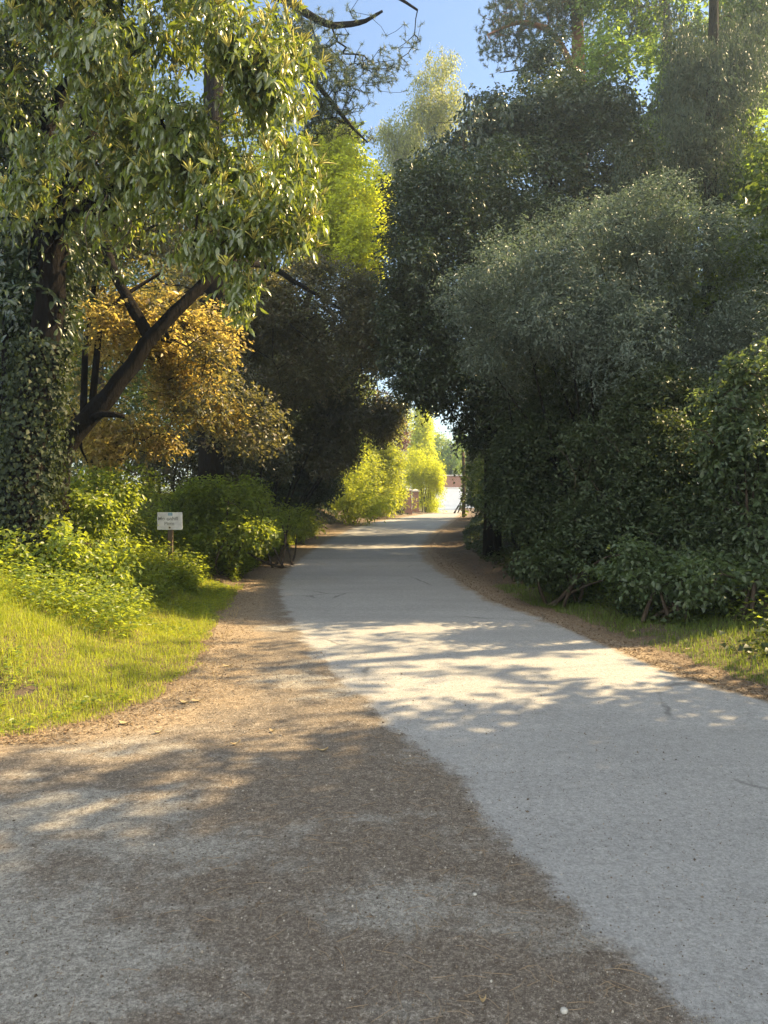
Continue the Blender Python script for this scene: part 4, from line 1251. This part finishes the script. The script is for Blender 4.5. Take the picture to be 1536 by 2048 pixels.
# ------------------------------------------------------------------ ground cover, litter, grit
def scatter_leaves(name, x, y, L, ratio, mat, seed, lift=.01, tilt=.35, detail=0):
    r = np.random.default_rng(seed)
    n = len(x)
    z = np.where((x > x_verge(y)) & (x < x_right(y)), zr(y) + .006, ground_z(x, y) + .004)
    p = np.stack([x, y, z + np.abs(r.normal(size=n)) * lift], 1)
    th = r.uniform(0, 6.283, n)
    d = np.stack([np.cos(th), np.sin(th), r.normal(size=n) * tilt * .5], 1)
    nn = nrm(np.stack([r.normal(size=n) * tilt, r.normal(size=n) * tilt, 1 + 0 * th], 1))
    l = L * r.uniform(.5, 1.5, n)
    return tag(leaves(name, p, d, nn, l, l * ratio, M[mat], None, detail), kind='stuff')


r = np.random.default_rng(90)
# ivy carpet on both banks
yy = r.uniform(5.5, 42, 60000) ; side = r.uniform(size=60000) < .62
off = np.abs(r.normal(size=60000)) * 2.2 + .9
xx = np.where(side, x_right(yy) + off * 1.0, x_verge(yy) - off)
k = (vnoise(np.stack([xx, yy, 0 * xx], 1), 1.6, 33) > -.35) & ~((~side) & (yy < 11.5))
scatter_leaves('ground_ivy', xx[k], yy[k], .07, .85, 'ivy', 91, .09, .5)
# low weeds over the banks
yy = r.uniform(8, 30, 60000); side = r.uniform(size=60000) < .45
off = .9 + np.abs(r.normal(size=60000)) * 2.4
xx = np.where(side, x_right(yy) + off + .7, x_verge(yy) - off)
k = (vnoise(np.stack([xx, yy, 0 * xx], 1), 2.4, 35) > -.2) & ~((~side) & (yy < 11))
scatter_leaves('weeds', xx[k], yy[k], .07, .55, 'bramble', 95, .20, .45)
yy = 11.6 + 16 * r.uniform(size=70000) ** 1.2
off = .35 + np.abs(r.normal(size=70000)) * 1.5
xx = x_verge(yy) - off
k = vnoise(np.stack([xx, yy, 0 * xx], 1), 2.0, 36) > -.85
scatter_leaves('weeds', xx[k], yy[k], .06, .6, 'bramble', 96, .20, .5)
# leaf litter along both edges and over the banks
yy = 5.0 + 40 * r.uniform(size=52000) ** 1.6; side = r.uniform(size=52000) < .55
off = np.abs(r.normal(size=52000)) * np.interp(yy, [5, 10, 20], [.30, .55, .9])
xx = np.where(side, x_right(yy) + off - .12, x_verge(yy) - off * .7 + .25 * r.normal(size=52000))
scatter_leaves('leaf_litter', xx, yy, .022, .5, 'litter', 92, .004, .3)
# brown bits on the old surface in front
n = 5200
yy = r.uniform(1.7, 9, n); xx = x_clean(yy) - np.abs(r.normal(size=n)) * 1.3
k = xx > np.maximum(x_verge(yy), -.55 * yy)
scatter_leaves('leaf_litter', xx[k], yy[k], .010, .35, 'litter', 93, .001, .15)

# loose grit
n = 90000
yy = 1.6 + 6.5 * r.uniform(size=n) ** 1.5; xx = np.where(r.uniform(size=n) < .86, x_clean(yy) + .05 - np.abs(r.normal(size=n)) * 1.4, x_clean(yy) + np.abs(r.normal(size=n)) * 1.2)
k = (xx > np.maximum(x_verge(yy) - .05, -.55 * yy)) & (xx < .55 * yy)
xx, yy = xx[k], yy[k]
n = len(xx)
sz = .0013 + .0028 * r.uniform(size=n) ** 4 + .0045 * (r.uniform(size=n) < .006)
octa = np.array([[1, 0, 0], [-1, 0, 0], [0, 1, 0], [0, -1, 0], [0, 0, 1], [0, 0, -1.0]])
tri = np.array([[0, 2, 4], [2, 1, 4], [1, 3, 4], [3, 0, 4], [2, 0, 5], [1, 2, 5], [3, 1, 5], [0, 3, 5]])
V = octa[None] * sz[:, None, None] * (1 + .35 * r.normal(size=(n, 6, 1))) + np.stack([xx, yy, zr(yy) + .004 + sz * .4], 1)[:, None]
ca, sa = np.cos(r.uniform(0, 6.28, n)), 0
tag(mesh_tris('gravel', V.reshape(-1, 3), (tri[None] + (np.arange(n) * 6)[:, None, None]).reshape(-1, 3), M['stone']), kind='stuff')

# dry twigs
mb = MB()
for _ in range(650):
    y = 1.7 + 5 * r.uniform() ** 1.3
    x = x_clean(y) - abs(r.normal()) * .9
    if x < -.5 * y: continue
    th = r.uniform(0, 3.14); l = r.uniform(.015, .06)
    p = np.array([x, y, float(zr(y)) + .007])
    d = np.array([math.cos(th), math.sin(th), 0]) * l
    mb.tube([p - d, p + np.array([r.normal() * .006, r.normal() * .006, .003]), p + d], [.0011, .0011, .0007], 4)
tag(mb.build('twig_litter', M['twig'], None), kind='stuff')


def stone(px, py, size, label):
    x, y = on_road(px, py)
    import bmesh
    bm = bmesh.new()
    bmesh.ops.create_icosphere(bm, subdivisions=3, radius=size)
    rr = np.random.default_rng(int(px))
    co = np.array([v.co[:] for v in bm.verts])
    dd = 1 + .16 * vnoise(co / size, 1.7, int(px)) + .07 * vnoise(co / size, 4.5, int(px) + 1)
    for v, k in zip(bm.verts, dd):
        v.co = v.co * float(k)
        v.co.z *= .75
    me = bpy.data.meshes.new('stone'); bm.to_mesh(me); bm.free()
    me.materials.append(M['white_stone'])
    o = bpy.data.objects.new('stone', me); COL.objects.link(o)
    o.location = (x, y, float(zr(y)) + .004 + size * .55)
    tag(o, label, 'stone')


stone(1128, 2028, .012, 'round pale stone lying on the brown grit at the bottom edge')
stone(950, 1793, .0085, 'small pale stone lying among the brown grit beside the grey patch')


def fallen_leaf(px, py, L, th, label):
    x, y = on_road(px, py)
    L = L * .72
    u = np.linspace(0, 1, 9)
    w = np.sin(np.pi * u ** .8) * L * .2
    ca, sa = math.cos(th), math.sin(th)
    V = []
    for i in range(9):
        for s in (-1, 0, 1):
            a, b_ = (u[i] - .5) * L, s * w[i]
            V.append((a * ca - b_ * sa, a * sa + b_ * ca, .012 * abs(s) * (.4 + .6 * u[i]) + .018 * (u[i] - .5) ** 2 * 4 + .003))
    Fq = [(i * 3 + s, i * 3 + s + 1, i * 3 + s + 4, i * 3 + s + 3) for i in range(8) for s in (0, 1)]
    me = bpy.data.meshes.new('fallen_leaf'); me.from_pydata(V, [], Fq); me.update()
    me.materials.append(M['straw'])
    o = bpy.data.objects.new('fallen_leaf', me); COL.objects.link(o)
    on = x > x_verge(y) and x < x_right(y)
    o.location = (x, y, float(zr(y)) + .006 if on else gz(x, y) + .02)
    tag(o, label, 'fallen leaf', 'pale fallen leaves')


for a in [(645, 1505, .10, .1, 'pale fallen leaf lying alone on the dark grit near the grey asphalt edge'),
          (470, 1492, .10, .5, 'grey curled fallen leaf on the shaded grit below the grass corner'),
          (545, 1466, .08, -.6, 'small yellow fallen leaf above the lone pale leaf on the grit'),
          (395, 1405, .15, .2, 'large pale fallen leaf at the lower right corner of the grass'),
          (370, 1408, .14, -.5, 'large curled fallen leaf on the grass edge beside the biggest pale leaf'),
          (250, 1450, .14, -.3, 'tan fallen leaf on the bare strip under the grass'),
          (318, 1468, .10, .4, 'yellow fallen leaf on the bare strip in front of the grass'),
          (455, 1335, .14, .0, 'pale fallen leaf on the sunlit dirt beside the lane'),
          (1425, 1363, .12, .15, 'pale fallen leaf on the right lane edge'),
          (1265, 1270, .14, .6, 'curled fallen leaf at the right verge by the shaded grass'),
          (1375, 1305, .16, .2, 'broad pale fallen leaf before the sunlit grass at right'),
          (965, 2010, .032, -.3, 'tiny yellow fallen leaf on the grit left of the round pale stone')]:
    fallen_leaf(*a)

# ------------------------------------------------------------------ thin bluish haze added as a stand-in for veiling lens glare
hx0, hx1, hy0, hy1 = GX.min() - 2, GX.max() + 2, GY.min() - 2, GY.max() + 2
hz = MB().box(((hx0 + hx1) / 2, (hy0 + hy1) / 2, 13.2), (hx1 - hx0, hy1 - hy0, 30.4)).build('haze', flat_mat('added_haze', (1, 1, 1)))
hm = hz.data.materials[0]
hm.node_tree.nodes.clear()
pv = hm.node_tree.nodes.new('ShaderNodeVolumePrincipled')
pv.inputs['Color'].default_value = (.66, .84, 1.0, 1)
pv.inputs['Density'].default_value = .0018
pv.inputs['Anisotropy'].default_value = .62
ho_ = hm.node_tree.nodes.new('ShaderNodeOutputMaterial')
hm.node_tree.links.new(pv.outputs[0], ho_.inputs['Volume'])
tag(hz, kind='stuff')
